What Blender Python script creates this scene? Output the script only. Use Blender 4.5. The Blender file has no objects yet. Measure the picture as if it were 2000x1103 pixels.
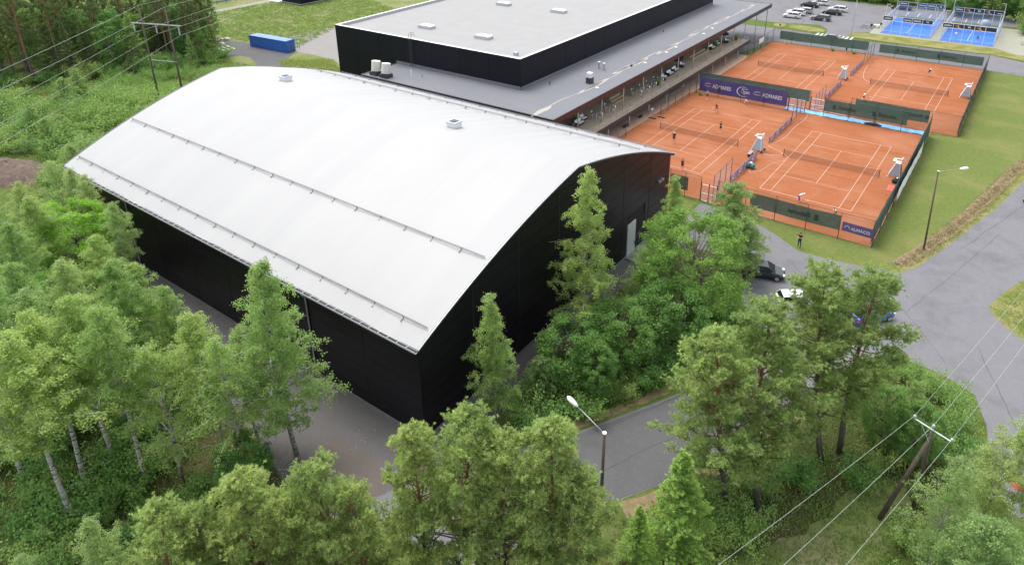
import bpy, math, random
import numpy as np
from mathutils import Matrix, Vector
D = bpy.data
SC = bpy.context.scene
COL = SC.collection
rad = math.radians
# ------------------------------------------------------------------ camera
cam_d = D.cameras.new('camera'); cam = D.objects.new('camera', cam_d); COL.objects.link(cam)
cam_d.sensor_width = 36.0; cam_d.sensor_fit = 'HORIZONTAL'
cam_d.lens = 36.0 * 1380.16 / 2000.0
cam_d.shift_y = -0.13146
cam_d.clip_start = 0.5; cam_d.clip_end = 3000
_r = Vector((0.802107, 0.596935, -0.017149)); _u = Vector((-0.220428, 0.322636, 0.920498)); _f = Vector((-0.55501, 0.734558, -0.39037))
_m = Matrix((( _r.x, _u.x, -_f.x, 23.70), (_r.y, _u.y, -_f.y, -83.95), (_r.z, _u.z, -_f.z, 40.73), (0, 0, 0, 1)))
cam.matrix_world = _m
SC.camera = cam
# ------------------------------------------------------------------ sky, sun, exposure (bright overcast)
SUN_EL, SUN_AZ = 66.0, 290.0          # azimuth clockwise from +Y
w = D.worlds.new('World'); SC.world = w; w.use_nodes = True
wn = w.node_tree; wn.nodes.clear()
wo = wn.nodes.new('ShaderNodeOutputWorld'); wb = wn.nodes.new('ShaderNodeBackground')
sk = wn.nodes.new('ShaderNodeTexSky'); sk.sky_type = 'NISHITA'; sk.sun_disc = False
sk.sun_elevation = rad(SUN_EL); sk.sun_rotation = rad(SUN_AZ)
sk.air_density = 1.0; sk.dust_density = 3.0; sk.ozone_density = 1.0
hs = wn.nodes.new('ShaderNodeHueSaturation'); hs.inputs['Saturation'].default_value = 0.28
wn.links.new(sk.outputs[0], hs.inputs['Color']); wn.links.new(hs.outputs[0], wb.inputs['Color'])
wb.inputs['Strength'].default_value = 0.15
wn.links.new(wb.outputs[0], wo.inputs['Surface'])
sd = D.lights.new('sun', 'SUN'); sd.energy = 0.65; sd.angle = rad(25); sd.color = (1.0, 0.955, 0.89)
so = D.objects.new('sun', sd); COL.objects.link(so)
_dir = Vector((math.sin(rad(SUN_AZ)) * math.cos(rad(SUN_EL)), math.cos(rad(SUN_AZ)) * math.cos(rad(SUN_EL)), math.sin(rad(SUN_EL))))
so.rotation_euler = (-_dir).to_track_quat('-Z', 'Y').to_euler(); so.location = (0, 0, 120)
SC.view_settings.view_transform = 'Standard'; SC.view_settings.look = 'None'
SC.view_settings.exposure = 1.35; SC.view_settings.gamma = 1.0
SC.view_settings.use_curve_mapping = False
SC.render.engine = 'CYCLES'
SC.cycles.max_bounces = 8; SC.cycles.diffuse_bounces = 5; SC.cycles.glossy_bounces = 2
SC.cycles.transparent_max_bounces = 24; SC.cycles.transmission_bounces = 5
SC.cycles.caustics_reflective = False; SC.cycles.caustics_refractive = False
rng = np.random.default_rng(7)
R = random.Random(11)
# ------------------------------------------------------------------ materials
MAT = {}
def _new(name):
    m = D.materials.new(name); m.use_nodes = True; nt = m.node_tree
    b = nt.nodes['Principled BSDF']; MAT[name] = m
    return m, nt, b
def _coord(nt, kind='Object'):
    c = nt.nodes.new('ShaderNodeTexCoord'); return c.outputs[kind]
def _pos(nt):
    return nt.nodes.new('ShaderNodeNewGeometry').outputs['Position']
def _noise(nt, vec, scale, detail=4, rough=.55, dist=0):
    n = nt.nodes.new('ShaderNodeTexNoise'); n.inputs['Scale'].default_value = scale
    n.inputs['Detail'].default_value = detail; n.inputs['Roughness'].default_value = rough
    n.inputs['Distortion'].default_value = dist
    nt.links.new(vec, n.inputs['Vector']); return n.outputs['Fac']
def _ramp(nt, fac, stops):
    r = nt.nodes.new('ShaderNodeValToRGB'); el = r.color_ramp.elements
    while len(el) < len(stops): el.new(.5)
    for e, (p, c) in zip(el, stops): e.position = p; e.color = (*c, 1)
    nt.links.new(fac, r.inputs['Fac']); return r.outputs['Color']
def _mix(nt, a, b, fac, mode='MIX'):
    m = nt.nodes.new('ShaderNodeMix'); m.data_type = 'RGBA'; m.blend_type = mode
    for s, v in ((0, fac), (6, a), (7, b)):
        if hasattr(v, 'links') or hasattr(v, 'is_linked'): nt.links.new(v, m.inputs[s])
        elif isinstance(v, tuple): m.inputs[s].default_value = (*v, 1)
        else: m.inputs[s].default_value = v
    return m.outputs[2]
def _bump(nt, b, h, strength=.3, dist=.05):
    n = nt.nodes.new('ShaderNodeBump'); n.inputs['Strength'].default_value = strength; n.inputs['Distance'].default_value = dist
    nt.links.new(h, n.inputs['Height']); nt.links.new(n.outputs[0], b.inputs['Normal'])
def plain(name, col, rough=.6, metal=0, var=.12, scale=3.0, bump=0, spec=.5):
    m, nt, b = _new(name)
    f = _noise(nt, _pos(nt), scale, 5, .6)
    lo = tuple(c * (1 - var) for c in col); hi = tuple(min(1, c * (1 + var)) for c in col)
    nt.links.new(_ramp(nt, f, [(.25, lo), (.75, hi)]), b.inputs['Base Color'])
    b.inputs['Roughness'].default_value = rough; b.inputs['Metallic'].default_value = metal
    b.inputs['Specular IOR Level'].default_value = spec
    if bump: _bump(nt, b, f, bump, .03)
    return m
def see_through(name, col, opacity, rough=.7, var=.1):
    m, nt, b = _new(name); out = nt.nodes['Material Output']
    f = _noise(nt, _pos(nt), 2.5, 4)
    nt.links.new(_ramp(nt, f, [(.3, tuple(c * (1 - var) for c in col)), (.7, tuple(c * (1 + var) for c in col))]), b.inputs['Base Color'])
    b.inputs['Roughness'].default_value = rough
    t = nt.nodes.new('ShaderNodeBsdfTransparent'); mx = nt.nodes.new('ShaderNodeMixShader')
    mx.inputs[0].default_value = opacity
    nt.links.new(t.outputs[0], mx.inputs[1]); nt.links.new(b.outputs[0], mx.inputs[2]); nt.links.new(mx.outputs[0], out.inputs['Surface'])
    return m
def leafmat(name, dark, light, hue=.02, trans=.35):
    m, nt, b = _new(name); out = nt.nodes['Material Output']
    nt.nodes.remove(b)
    a = nt.nodes.new('ShaderNodeAttribute'); a.attribute_name = 'tint'
    col = _ramp(nt, a.outputs['Fac'], [(0, dark), (1, light)])
    oi = nt.nodes.new('ShaderNodeObjectInfo')
    h = nt.nodes.new('ShaderNodeHueSaturation'); nt.links.new(col, h.inputs['Color'])
    mr = nt.nodes.new('ShaderNodeMapRange'); nt.links.new(oi.outputs['Random'], mr.inputs[0]); mr.inputs[3].default_value = .5 - hue * .5; mr.inputs[4].default_value = .5 + hue
    nt.links.new(mr.outputs[0], h.inputs['Hue'])
    mv = nt.nodes.new('ShaderNodeMapRange'); nt.links.new(oi.outputs['Random'], mv.inputs[0]); mv.inputs[3].default_value = 1.22; mv.inputs[4].default_value = 1.0
    nt.links.new(mv.outputs[0], h.inputs['Value'])
    df = nt.nodes.new('ShaderNodeBsdfDiffuse'); tr = nt.nodes.new('ShaderNodeBsdfTranslucent'); mx = nt.nodes.new('ShaderNodeMixShader')
    nt.links.new(h.outputs[0], df.inputs[0]); nt.links.new(h.outputs[0], tr.inputs[0]); mx.inputs[0].default_value = trans
    nt.links.new(df.outputs[0], mx.inputs[1]); nt.links.new(tr.outputs[0], mx.inputs[2]); nt.links.new(mx.outputs[0], out.inputs['Surface'])
    return m
# ------------------------------------------------------------------ mesh helpers
class MB:
    def __init__(s): s.v = []; s.f = []; s.m = []
    def add(s, vs, fs, m=0):
        o = len(s.v); s.v += [tuple(v) for v in vs]; s.f += [tuple(i + o for i in f) for f in fs]; s.m += [m] * len(fs); return s
    def bx(s, x0, x1, y0, y1, z0, z1, m=0):
        vs = [(x, y, z) for z in (z0, z1) for y in (y0, y1) for x in (x0, x1)]
        return s.add(vs, [(0, 2, 3, 1), (4, 5, 7, 6), (0, 1, 5, 4), (2, 6, 7, 3), (0, 4, 6, 2), (1, 3, 7, 5)], m)
    def box(s, c, sz, rz=0, m=0):
        cs, sn = math.cos(rz), math.sin(rz); vs = []
        for k in (-.5, .5):
            for j in (-.5, .5):
                for i in (-.5, .5):
                    x, y = i * sz[0], j * sz[1]; vs.append((c[0] + x * cs - y * sn, c[1] + x * sn + y * cs, c[2] + k * sz[2]))
        return s.add(vs, [(0, 2, 3, 1), (4, 5, 7, 6), (0, 1, 5, 4), (2, 6, 7, 3), (0, 4, 6, 2), (1, 3, 7, 5)], m)
    def tube(s, pts, r, n=6, m=0, cap=True):
        pts = [Vector(p) for p in pts]; rs = r if isinstance(r, (list, tuple)) else [r] * len(pts)
        o = len(s.v); prev = None
        for i, p in enumerate(pts):
            d = (pts[min(i + 1, len(pts) - 1)] - pts[max(i - 1, 0)]).normalized()
            a = Vector((0, 0, 1)) if abs(d.z) < .9 else Vector((1, 0, 0))
            if prev is not None: a = prev
            u = (a - d * a.dot(d)).normalized(); v = d.cross(u); prev = u
            for k in range(n):
                t = 2 * math.pi * k / n; q = p + (u * math.cos(t) + v * math.sin(t)) * rs[i]; s.v.append(tuple(q))
        for i in range(len(pts) - 1):
            for k in range(n):
                a, b = o + i * n + k, o + i * n + (k + 1) % n; s.f.append((a, b, b + n, a + n)); s.m.append(m)
        if cap:
            s.f.append(tuple(o + k for k in range(n - 1, -1, -1))); s.m.append(m)
            e = o + (len(pts) - 1) * n; s.f.append(tuple(e + k for k in range(n))); s.m.append(m)
        return s
    def prism(s, poly, lo, hi, axis='z', m=0):
        # poly: 2-D polygon; axis z:(x,y) x:(y,z) y:(x,z)
        def P(a, b, c): return {'z': (a, b, c), 'x': (c, a, b), 'y': (a, c, b)}[axis]
        n = len(poly); vs = [P(a, b, lo) for a, b in poly] + [P(a, b, hi) for a, b in poly]
        fs = [tuple(range(n - 1, -1, -1)), tuple(range(n, 2 * n))] + [(i, (i + 1) % n, n + (i + 1) % n, n + i) for i in range(n)]
        return s.add(vs, fs, m)
    def xf(s, loc=(0, 0, 0), rz=0, sc=1.0):
        c, n = math.cos(rz), math.sin(rz)
        s.v = [(loc[0] + sc * (x * c - y * n), loc[1] + sc * (x * n + y * c), loc[2] + sc * z) for x, y, z in s.v]; return s
    def data(s, name, mats, smooth=False):
        me = D.meshes.new(name); me.from_pydata(s.v, [], s.f)
        for q in (mats if isinstance(mats, (list, tuple)) else [mats]): me.materials.append(MAT[q])
        if any(s.m): me.polygons.foreach_set('material_index', s.m)
        if smooth: me.polygons.foreach_set('use_smooth', [True] * len(s.f))
        me.update(); return me
    def build(s, name, mats, parent=None, loc=None, smooth=False):
        return obj(name, s.data(name, mats, smooth), parent, loc)
def obj(name, me, parent=None, loc=None, rz=0):
    o = D.objects.new(name, me); COL.objects.link(o)
    if parent is not None: o.parent = parent
    if loc is not None: o.location = loc
    if rz: o.rotation_euler[2] = rz
    return o
def tag(o, label, cat, group=None):
    o['label'] = label; o['category'] = cat
    if group: o['group'] = group
    return o
def thing(name, label, cat, loc=(0, 0, 0), rz=0, group=None):
    o = D.objects.new(name, None); COL.objects.link(o); o.location = loc; o.rotation_euler[2] = rz
    o.empty_display_size = .3
    return tag(o, label, cat, group)
def struct(o, label=None):
    o['kind'] = 'structure'
    if label: o['label'] = label
    return o
def copy_thing(t, loc, rz, label, group=None, sc=None, tilt=None):
    c = t.copy(); COL.objects.link(c); c.location = loc; c.rotation_euler = (0, 0, rz)
    if tilt: c.rotation_euler = (tilt[0], tilt[1], rz)
    if sc: c.scale = sc
    c['label'] = label
    if group: c['group'] = group
    for ch in list(t.children):
        k = ch.copy(); COL.objects.link(k); k.parent = c
        for gr in list(ch.children):
            q = gr.copy(); COL.objects.link(q); q.parent = k
    return c
def fastmesh(name, verts, nper, mat, tint=None):
    """verts (N*nper,3); faces of nper consecutive verts"""
    n = len(verts) // nper; me = D.meshes.new(name)
    me.vertices.add(n * nper); me.vertices.foreach_set('co', np.ascontiguousarray(verts, dtype=np.float32).ravel())
    me.loops.add(n * nper); me.loops.foreach_set('vertex_index', np.arange(n * nper, dtype=np.int32))
    me.polygons.add(n); me.polygons.foreach_set('loop_start', np.arange(0, n * nper, nper, dtype=np.int32))
    me.polygons.foreach_set('loop_total', np.full(n, nper, dtype=np.int32))
    me.materials.append(MAT[mat])
    if tint is not None:
        a = me.attributes.new('tint', 'FLOAT', 'POINT'); a.data.foreach_set('value', np.repeat(np.clip(tint, 0, 1), nper).astype(np.float32))
    me.update(calc_edges=True); return me
def text_mesh(body, size, bold=.0, extrude=.01):
    cu = D.curves.new('txt', 'FONT'); cu.body = body; cu.size = size; cu.offset = bold; cu.extrude = extrude
    cu.align_x = 'CENTER'; cu.align_y = 'CENTER'; cu.resolution_u = 3
    o = D.objects.new('txt', cu); COL.objects.link(o)
    dg = bpy.context.evaluated_depsgraph_get(); dg.update()
    me = D.meshes.new_from_object(o.evaluated_get(dg)); D.objects.remove(o); D.curves.remove(cu)
    return me
def text_on(body, size, mat, parent, loc, rx, rz, width=None, bold=0.0, mirror=False, name='lettering'):
    me = text_mesh(body, size, bold, .006)
    me.materials.clear(); me.materials.append(MAT[mat])
    o = obj(name, me, parent, loc); o.rotation_euler = (rx, 0, rz)
    n = len(me.vertices); co = np.zeros(n * 3, np.float32); me.vertices.foreach_get('co', co); co = co.reshape(-1, 3)
    if width:
        co[:, 0] *= width / max(1e-4, np.ptp(co[:, 0]))
    if mirror: co[:, 0] *= -1
    me.vertices.foreach_set('co', co.ravel()); me.update()
    return o
# ------------------------------------------------------------------ material library
def ground_mat():
    m, nt, b = _new('meadow'); p = _pos(nt)
    a = _noise(nt, p, .045, 3, .6, .4); f = _noise(nt, p, 1.3, 6, .7); g = _noise(nt, p, .16, 5, .65, .3)
    c1 = _ramp(nt, f, [(.2, (0.04675, 0.0765, 0.0153)), (.5, (0.085, 0.1275, 0.0272)), (.8, (0.1615, 0.1955, 0.051))])
    c2 = _ramp(nt, f, [(.2, (0.085, 0.07225, 0.03825)), (.5, (0.1615, 0.153, 0.06375)), (.8, (0.255, 0.2295, 0.119))])
    k = _ramp(nt, g, [(.50, (0, 0, 0)), (.66, (1, 1, 1))])
    nt.links.new(_mix(nt, c1, c2, k), b.inputs['Base Color']); b.inputs['Roughness'].default_value = .95
    b.inputs['Specular IOR Level'].default_value = .1; _bump(nt, b, f, .8, .25)
ground_mat()
def lawn(name, c_lo, c_mid, c_hi, patch, plo=.5, phi=.72, scale=.22):
    m, nt, b = _new(name); p = _pos(nt)
    f = _noise(nt, p, 2.2, 6, .75); g = _noise(nt, p, scale, 5, .62, .5)
    c1 = _ramp(nt, f, [(.22, c_lo), (.5, c_mid), (.8, c_hi)])
    k = _ramp(nt, g, [(plo, (0, 0, 0)), (phi, (1, 1, 1))])
    c2 = _mix(nt, patch, c1, .45)
    nt.links.new(_mix(nt, c1, c2, k), b.inputs['Base Color']); b.inputs['Roughness'].default_value = .95
    b.inputs['Specular IOR Level'].default_value = .1; _bump(nt, b, f, .6, .12)
lawn('lawn', (.072, .108, .027), (.115, .149, .038), (.165, .193, .058), (.22, .195, .078), .46, .7, .14)
lawn('verge', (0.085, 0.1105, 0.0238), (0.1445, 0.1615, 0.03825), (0.2125, 0.2125, 0.07225), (0.306, 0.2635, 0.1275), .4, .6, .3)
lawn('meadow_light', (.085, .125, .028), (.14, .18, .05), (.22, .235, .095), (.27, .22, .15), .46, .6, .12)
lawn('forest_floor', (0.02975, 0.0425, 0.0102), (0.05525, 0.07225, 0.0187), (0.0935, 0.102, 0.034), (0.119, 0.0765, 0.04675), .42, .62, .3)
lawn('dry_bank', (0.136, 0.0935, 0.051), (0.2295, 0.17, 0.102), (0.323, 0.255, 0.1615), (0.1275, 0.153, 0.0425), .5, .7, .6)
def asphalt(name, base, speck=.0, patch=.16):
    m, nt, b = _new(name); p = _pos(nt)
    f = _noise(nt, p, 9, 5, .7); g = _noise(nt, p, .25, 6, .6, .8); h = _noise(nt, p, 1.2, 4, .6)
    c = _ramp(nt, f, [(.3, tuple(x * .82 for x in base)), (.7, tuple(x * 1.16 for x in base))])
    c = _mix(nt, c, tuple(x * (1 - patch * 2) for x in base), _ramp(nt, g, [(.48, (0, 0, 0)), (.75, (.8, .8, .8))]))
    c = _mix(nt, c, tuple(min(1, x * 1.25) for x in base), _ramp(nt, h, [(.52, (0, 0, 0)), (.8, (.5, .5, .5))]))
    if speck:
        v = nt.nodes.new('ShaderNodeTexVoronoi'); v.inputs['Scale'].default_value = 4.5; nt.links.new(p, v.inputs['Vector'])
        s = _ramp(nt, v.outputs['Distance'], [(.05, (1, 1, 1)), (.12, (0, 0, 0))])
        sel = _ramp(nt, _noise(nt, p, .5, 3), [(.5, (0, 0, 0)), (.62, (1, 1, 1))])
        c = _mix(nt, c, (.34, .32, .31), _mix(nt, (0, 0, 0), s, sel))
    nt.links.new(c, b.inputs['Base Color']); b.inputs['Roughness'].default_value = .9; b.inputs['Specular IOR Level'].default_value = .25
    _bump(nt, b, f, .35, .02)
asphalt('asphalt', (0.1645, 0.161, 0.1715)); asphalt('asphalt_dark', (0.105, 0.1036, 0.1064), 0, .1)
asphalt('gravel_brown', (.135, .115, .10), 1, .1); asphalt('gravel', (0.1225, 0.1155, 0.1134), 1, .1); asphalt('concrete', (0.231, 0.2205, 0.21), 0, .06); asphalt('paving', (0.28, 0.28, 0.224), 0, .08)
asphalt('gravel_path', (0.252, 0.238, 0.203), 0, .08)
def clay():
    m, nt, b = _new('clay'); p = _pos(nt)
    f = _noise(nt, p, 6, 6, .7); g = _noise(nt, p, .12, 5, .6, 1.0)
    mp = nt.nodes.new('ShaderNodeMapping'); mp.inputs['Scale'].default_value = (.15, 1.6, 1); nt.links.new(p, mp.inputs['Vector'])
    h = _noise(nt, mp.outputs[0], .8, 5, .65, .4)
    c = _ramp(nt, f, [(.25, (.262, .088, .036)), (.75, (.325, .117, .050))])
    c = _mix(nt, c, (.365, .158, .088), _ramp(nt, g, [(.42, (0, 0, 0)), (.7, (.8, .8, .8))]))
    c = _mix(nt, c, (.215, .062, .022), _ramp(nt, h, [(.5, (0, 0, 0)), (.78, (.85, .85, .85))]))
    w2 = _noise(nt, p, 1.4, 5, .7, 1.5); c = _mix(nt, c, (.385, .175, .10), _ramp(nt, w2, [(.55, (0, 0, 0)), (.75, (.5, .5, .5))]))
    nt.links.new(c, b.inputs['Base Color']); b.inputs['Roughness'].default_value = .95; b.inputs['Specular IOR Level'].default_value = .12
    _bump(nt, b, f, .2, .02)
clay()
plain('tar', (.045, .045, .048), .8)
plain('rail_grey', (.20, .205, .215), .6, 0, .1)
plain('gutter_white', (.52, .52, .55), .5, 0, .05)
plain('column_grey', (.46, .45, .43), .7, 0, .08)
plain('clay_pale', (.40, .27, .19), .95, 0, .15, 1.2)
plain('line_white', (.50, .35, .28), .8, 0, .12, 4)
plain('road_white', (.72, .72, .70), .8, 0, .12, 3)
def membrane():
    m, nt, b = _new('roof_white'); p = _pos(nt)
    mp = nt.nodes.new('ShaderNodeMapping'); mp.inputs['Scale'].default_value = (.42, .035, .035); nt.links.new(p, mp.inputs['Vector'])
    f = _noise(nt, mp.outputs[0], 1.0, 3, .5); g = _noise(nt, p, .22, 5, .6, .4)
    mp2 = nt.nodes.new('ShaderNodeMapping'); mp2.inputs['Scale'].default_value = (2.4, .10, .10); nt.links.new(p, mp2.inputs['Vector'])
    h = _noise(nt, mp2.outputs[0], 1.0, 5, .65)
    c = _ramp(nt, f, [(.35, (.332, .332, .331)), (.65, (.35, .349, .342))])
    c = _mix(nt, c, (.324, .322, .315), _ramp(nt, g, [(.5, (0, 0, 0)), (.8, (.5, .5, .5))])); c = _mix(nt, c, (.308, .304, .294), _ramp(nt, h, [(.56, (0, 0, 0)), (.8, (.45, .45, .45))]))
    nt.links.new(c, b.inputs['Base Color']); b.inputs['Roughness'].default_value = .5; b.inputs['Specular IOR Level'].default_value = .35
membrane()
plain('parapet_white', (.42, .425, .44), .6, 0, .05, .5)
plain('white_paint', (.80, .80, .80), .45, 0, .04)
plain('white_metal', (.72, .73, .76), .35, .2, .05)
plain('galv', (.46, .47, .50), .4, .7, .1, 6)
plain('steel_dark', (.06, .065, .07), .5, .4, .1)
plain('roof_grey', (.272, .271, .267), .9, 0, .06, .35)
def bitumen():
    m, nt, b = _new('roof_felt'); p = _pos(nt)
    f = _noise(nt, p, 5, 5, .7); g = _noise(nt, p, .22, 5, .6, .5)
    c = _ramp(nt, f, [(.25, (0.1365, 0.142, 0.1591)), (.75, (0.1716, 0.1778, 0.195))])
    c = _mix(nt, c, (0.2022, 0.1938, 0.1909), _ramp(nt, g, [(.45, (0, 0, 0)), (.8, (0.3931, 0.3931, 0.3931))]))
    nt.links.new(c, b.inputs['Base Color']); b.inputs['Roughness'].default_value = .8; b.inputs['Specular IOR Level'].default_value = .3
bitumen()
plain('silt', (.34, .315, .285), .9, 0, .12, 2); plain('puddle', (.115, .095, .075), .5, 0, .25, 2)
def cladding(name, base, rough=.42, metal=0):
    m, nt, b = _new(name); p = _pos(nt)
    mp = nt.nodes.new('ShaderNodeMapping'); mp.inputs['Scale'].default_value = (.6, .6, 8); nt.links.new(p, mp.inputs['Vector'])
    f = _noise(nt, mp.outputs[0], 2.5, 5, .65); g = _noise(nt, p, .35, 4)
    c = _ramp(nt, f, [(.3, tuple(x * .8 for x in base)), (.7, tuple(x * 1.25 for x in base))])
    oi = nt.nodes.new('ShaderNodeObjectInfo'); h = nt.nodes.new('ShaderNodeHueSaturation'); nt.links.new(c, h.inputs['Color'])
    mr = nt.nodes.new('ShaderNodeMapRange'); nt.links.new(oi.outputs['Random'], mr.inputs[0]); mr.inputs[3].default_value = .86; mr.inputs[4].default_value = 1.14
    nt.links.new(mr.outputs[0], h.inputs['Value']); nt.links.new(h.outputs[0], b.inputs['Base Color'])
    rr = nt.nodes.new('ShaderNodeMapRange'); nt.links.new(g, rr.inputs[0]); rr.inputs[3].default_value = rough - .06; rr.inputs[4].default_value = rough + .08
    nt.links.new(rr.outputs[0], b.inputs['Roughness']); b.inputs['Specular IOR Level'].default_value = .22; b.inputs['Metallic'].default_value = metal
cladding('black_panel', (.0088, .0072, .0110), .33); cladding('black_panel_club', (.0062, .0066, .0115), .45)
plain('joint_black', (.006, .006, .007), .7); plain('fascia_brown', (.062, .022, .020), .5, 0, .15); plain('fascia_dark', (.05, .05, .055), .5)
plain('plinth', (.20, .205, .20), .85, 0, .12); plain('deck_wood', (.46, .38, .28), .8, 0, .2, 1.2)
plain('step_wood', (.42, .33, .22), .8, 0, .15); plain('deck_edge', (.045, .035, .04), .6)
plain('wood_pole', (.115, .09, .072), .9, 0, .25, 2.5); plain('wood_grey', (.26, .26, .27), .8, 0, .15, 3)
def glass(name, col, rough=.08):
    m, nt, b = _new(name); b.inputs['Base Color'].default_value = (*col, 1); b.inputs['Roughness'].default_value = rough
    f = _noise(nt, _pos(nt), .6, 3); nt.links.new(_ramp(nt, f, [(.3, tuple(c * .6 for c in col)), (.7, tuple(c * 1.5 for c in col))]), b.inputs['Base Color'])
    b.inputs['Specular IOR Level'].default_value = .8
glass('window_glass', (.10, .16, .16)); glass('car_glass', (.018, .022, .026), .05)
see_through('clear_glass', (.45, .58, .70), .07, .2); see_through('wire_mesh', (.06, .11, .09), .085, .6); see_through('wire_mesh_grey', (.50, .52, .60), .16, .5)
see_through('net_mesh', (.04, .04, .04), .30, .8); see_through('windscreen', (.098, .20, .162), .74, .8, .15); see_through('screen_dark', (.045, .125, .115), .86, .8, .15)
see_through('rail_glass', (.45, .48, .47), .10, .1)
see_through('screen_purple_net', (.30, .27, .46), .6, .8)
def banner(name, a, bb):
    m, nt, b = _new(name); p = _pos(nt); f = _noise(nt, p, .25, 3, .6, .6)
    nt.links.new(_ramp(nt, f, [(.38, a), (.62, bb)]), b.inputs['Base Color']); b.inputs['Roughness'].default_value = .6
banner('banner_purple', (.058, .062, .28), (.125, .075, .29)); banner('banner_violet', (.17, .10, .33), (.20, .115, .36)); banner('banner_white', (.72, .73, .78), (.80, .80, .82))
banner('banner_navy', (.025, .035, .07), (.03, .045, .085)); banner('banner_black', (.02, .018, .025), (.03, .026, .03))
plain('print_white', (.85, .85, .88), .6, 0, .02); plain('print_green', (.018, .055, .038), .8, 0, .05); plain('print_orange', (.75, .36, .10), .6); plain('print_pale', (.72, .62, .52), .6)
plain('tarp_blue', (.16, .42, .70), .45, 0, .35, .9); plain('padel_blue', (.006, .13, .62), .7, 0, .06, .5)
plain('container_blue', (.026, .115, .42), .45, 0, .15, .8); plain('container_top', (.12, .22, .42), .5, 0, .12, .6)
plain('fence_green', (.02, .055, .05), .55, 0, .1); plain('tarp_grey', (.36, .40, .45), .5, 0, .05); plain('tarp_blueish', (.33, .45, .56), .45, 0, .06)
plain('rubber', (.015, .015, .016), .8); plain('teal_plastic', (.02, .22, .24), .4); plain('red_plastic', (.72, .10, .08), .5); plain('orange_plastic', (.70, .20, .08), .5)
plain('hose_pale', (.72, .50, .40), .6); plain('wire', (.36, .40, .36), .5); plain('porcelain', (.42, .47, .46), .2); plain('dark_fabric', (.02, .02, .025), .85); plain('cream', (.70, .68, .60), .8)
plain('grey_fabric', (.10, .10, .11), .85); plain('rattan', (.04, .035, .03), .8); plain('cushion', (.78, .78, .80), .8); plain('yellow_fabric', (.72, .60, .18), .7); plain('lime_fabric', (.48, .55, .10), .7)
plain('stone', (.52, .50, .47), .9, 0, .2, 2); plain('bark_mound', (.12, .085, .065), .95, 0, .45, 1.6, .8)
plain('skin', (.52, .32, .23), .6, 0, .04); plain('hair', (.06, .04, .025), .7); plain('cloth_black', (.014, .014, .016), .85); plain('cloth_navy', (.02, .03, .08), .85); plain('cloth_white', (.80, .80, .80), .8)
plain('cloth_maroon', (.10, .02, .03), .85); plain('cloth_purple', (.18, .05, .22), .85); plain('cloth_grey', (.32, .36, .42), .85); plain('cloth_red', (.42, .08, .07), .85); plain('cloth_blue', (.04, .07, .22), .85)
def paint(name, col, metal=.2):
    m, nt, b = _new(name); f = _noise(nt, _pos(nt), 1.2, 3)
    nt.links.new(_ramp(nt, f, [(.3, tuple(c * .93 for c in col)), (.7, col)]), b.inputs['Base Color'])
    b.inputs['Roughness'].default_value = .28; b.inputs['Metallic'].default_value = metal; b.inputs['Coat Weight'].default_value = .6; b.inputs['Coat Roughness'].default_value = .08
paint('paint_white', (.80, .80, .80), 0); paint('paint_black', (.012, .012, .014)); paint('paint_silver', (.42, .43, .46), .6); paint('paint_grey', (.10, .095, .095), .5); paint('paint_blue', (.015, .10, .50)); paint('paint_teal', (.02, .03, .032), .3)
plain('rim', (.50, .51, .53), .35, .8); plain('lamp_lens', (.75, .76, .78), .15); plain('tail_red', (.40, .02, .02), .3); plain('plate', (.75, .75, .72), .5)
# vegetation
leafmat('leaf_birch', (.215, .32, .09), (.475, .605, .205), .02, .5); leafmat('leaf_birch_pale', (.232, .325, .108), (.485, .59, .235), .02, .5)
leafmat('leaf_maple', (.15, .27, .06), (.375, .53, .14), .02, .48); leafmat('leaf_bright', (.17, .36, .05), (.42, .64, .12), .01, .5); leafmat('leaf_dark', (.115, .235, .062), (.29, .45, .135), .02, .46); leafmat('leaf_shrub', (.16, .265, .068), (.40, .53, .165), .03, .48)
leafmat('needle_pine', (.208, .285, .096), (.515, .625, .215), .012, .46); leafmat('needle_forest', (.12, .18, .072), (.32, .39, .15), .012, .36); leafmat('needle_spruce', (.12, .245, .058), (.36, .52, .12), .01, .36)
leafmat('leaf_willow', (.20, .30, .10), (.42, .54, .21), .02, .5); leafmat('weed', (.165, .245, .06), (.42, .47, .165), .03, .4)
leafmat('straw', (.17, .12, .06), (.42, .34, .20), .015, .25)
def birch_bark():
    m, nt, b = _new('bark_birch'); p = _coord(nt)
    mp = nt.nodes.new('ShaderNodeMapping'); mp.inputs['Scale'].default_value = (1.2, 1.2, 5.5); nt.links.new(p, mp.inputs['Vector'])
    f = _noise(nt, mp.outputs[0], 1.6, 5, .7, .6)
    nt.links.new(_ramp(nt, f, [(.40, (.035, .03, .028)), (.50, (.40, .39, .36)), (.7, (.62, .60, .56))]), b.inputs['Base Color']); b.inputs['Roughness'].default_value = .85
birch_bark()
def pine_bark():
    m, nt, b = _new('bark_pine'); p = _coord(nt)
    sx = nt.nodes.new('ShaderNodeSeparateXYZ'); nt.links.new(p, sx.inputs[0])
    f = _noise(nt, p, 3.5, 5, .7)
    lo = _ramp(nt, f, [(.3, (.055, .045, .038)), (.7, (.14, .115, .095))]); hi = _ramp(nt, f, [(.3, (.16, .088, .052)), (.7, (.29, .165, .10))])
    mr = nt.nodes.new('ShaderNodeMapRange'); nt.links.new(sx.outputs[2], mr.inputs[0]); mr.inputs[1].default_value = 5; mr.inputs[2].default_value = 8.5
    nt.links.new(_mix(nt, lo, hi, mr.outputs[0]), b.inputs['Base Color']); b.inputs['Roughness'].default_value = .9; _bump(nt, b, f, .5, .03)
pine_bark()
plain('bark_grey', (.12, .10, .085), .9, 0, .3, 4); plain('bark_pale', (.34, .31, .26), .9, 0, .3, 4)
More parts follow.
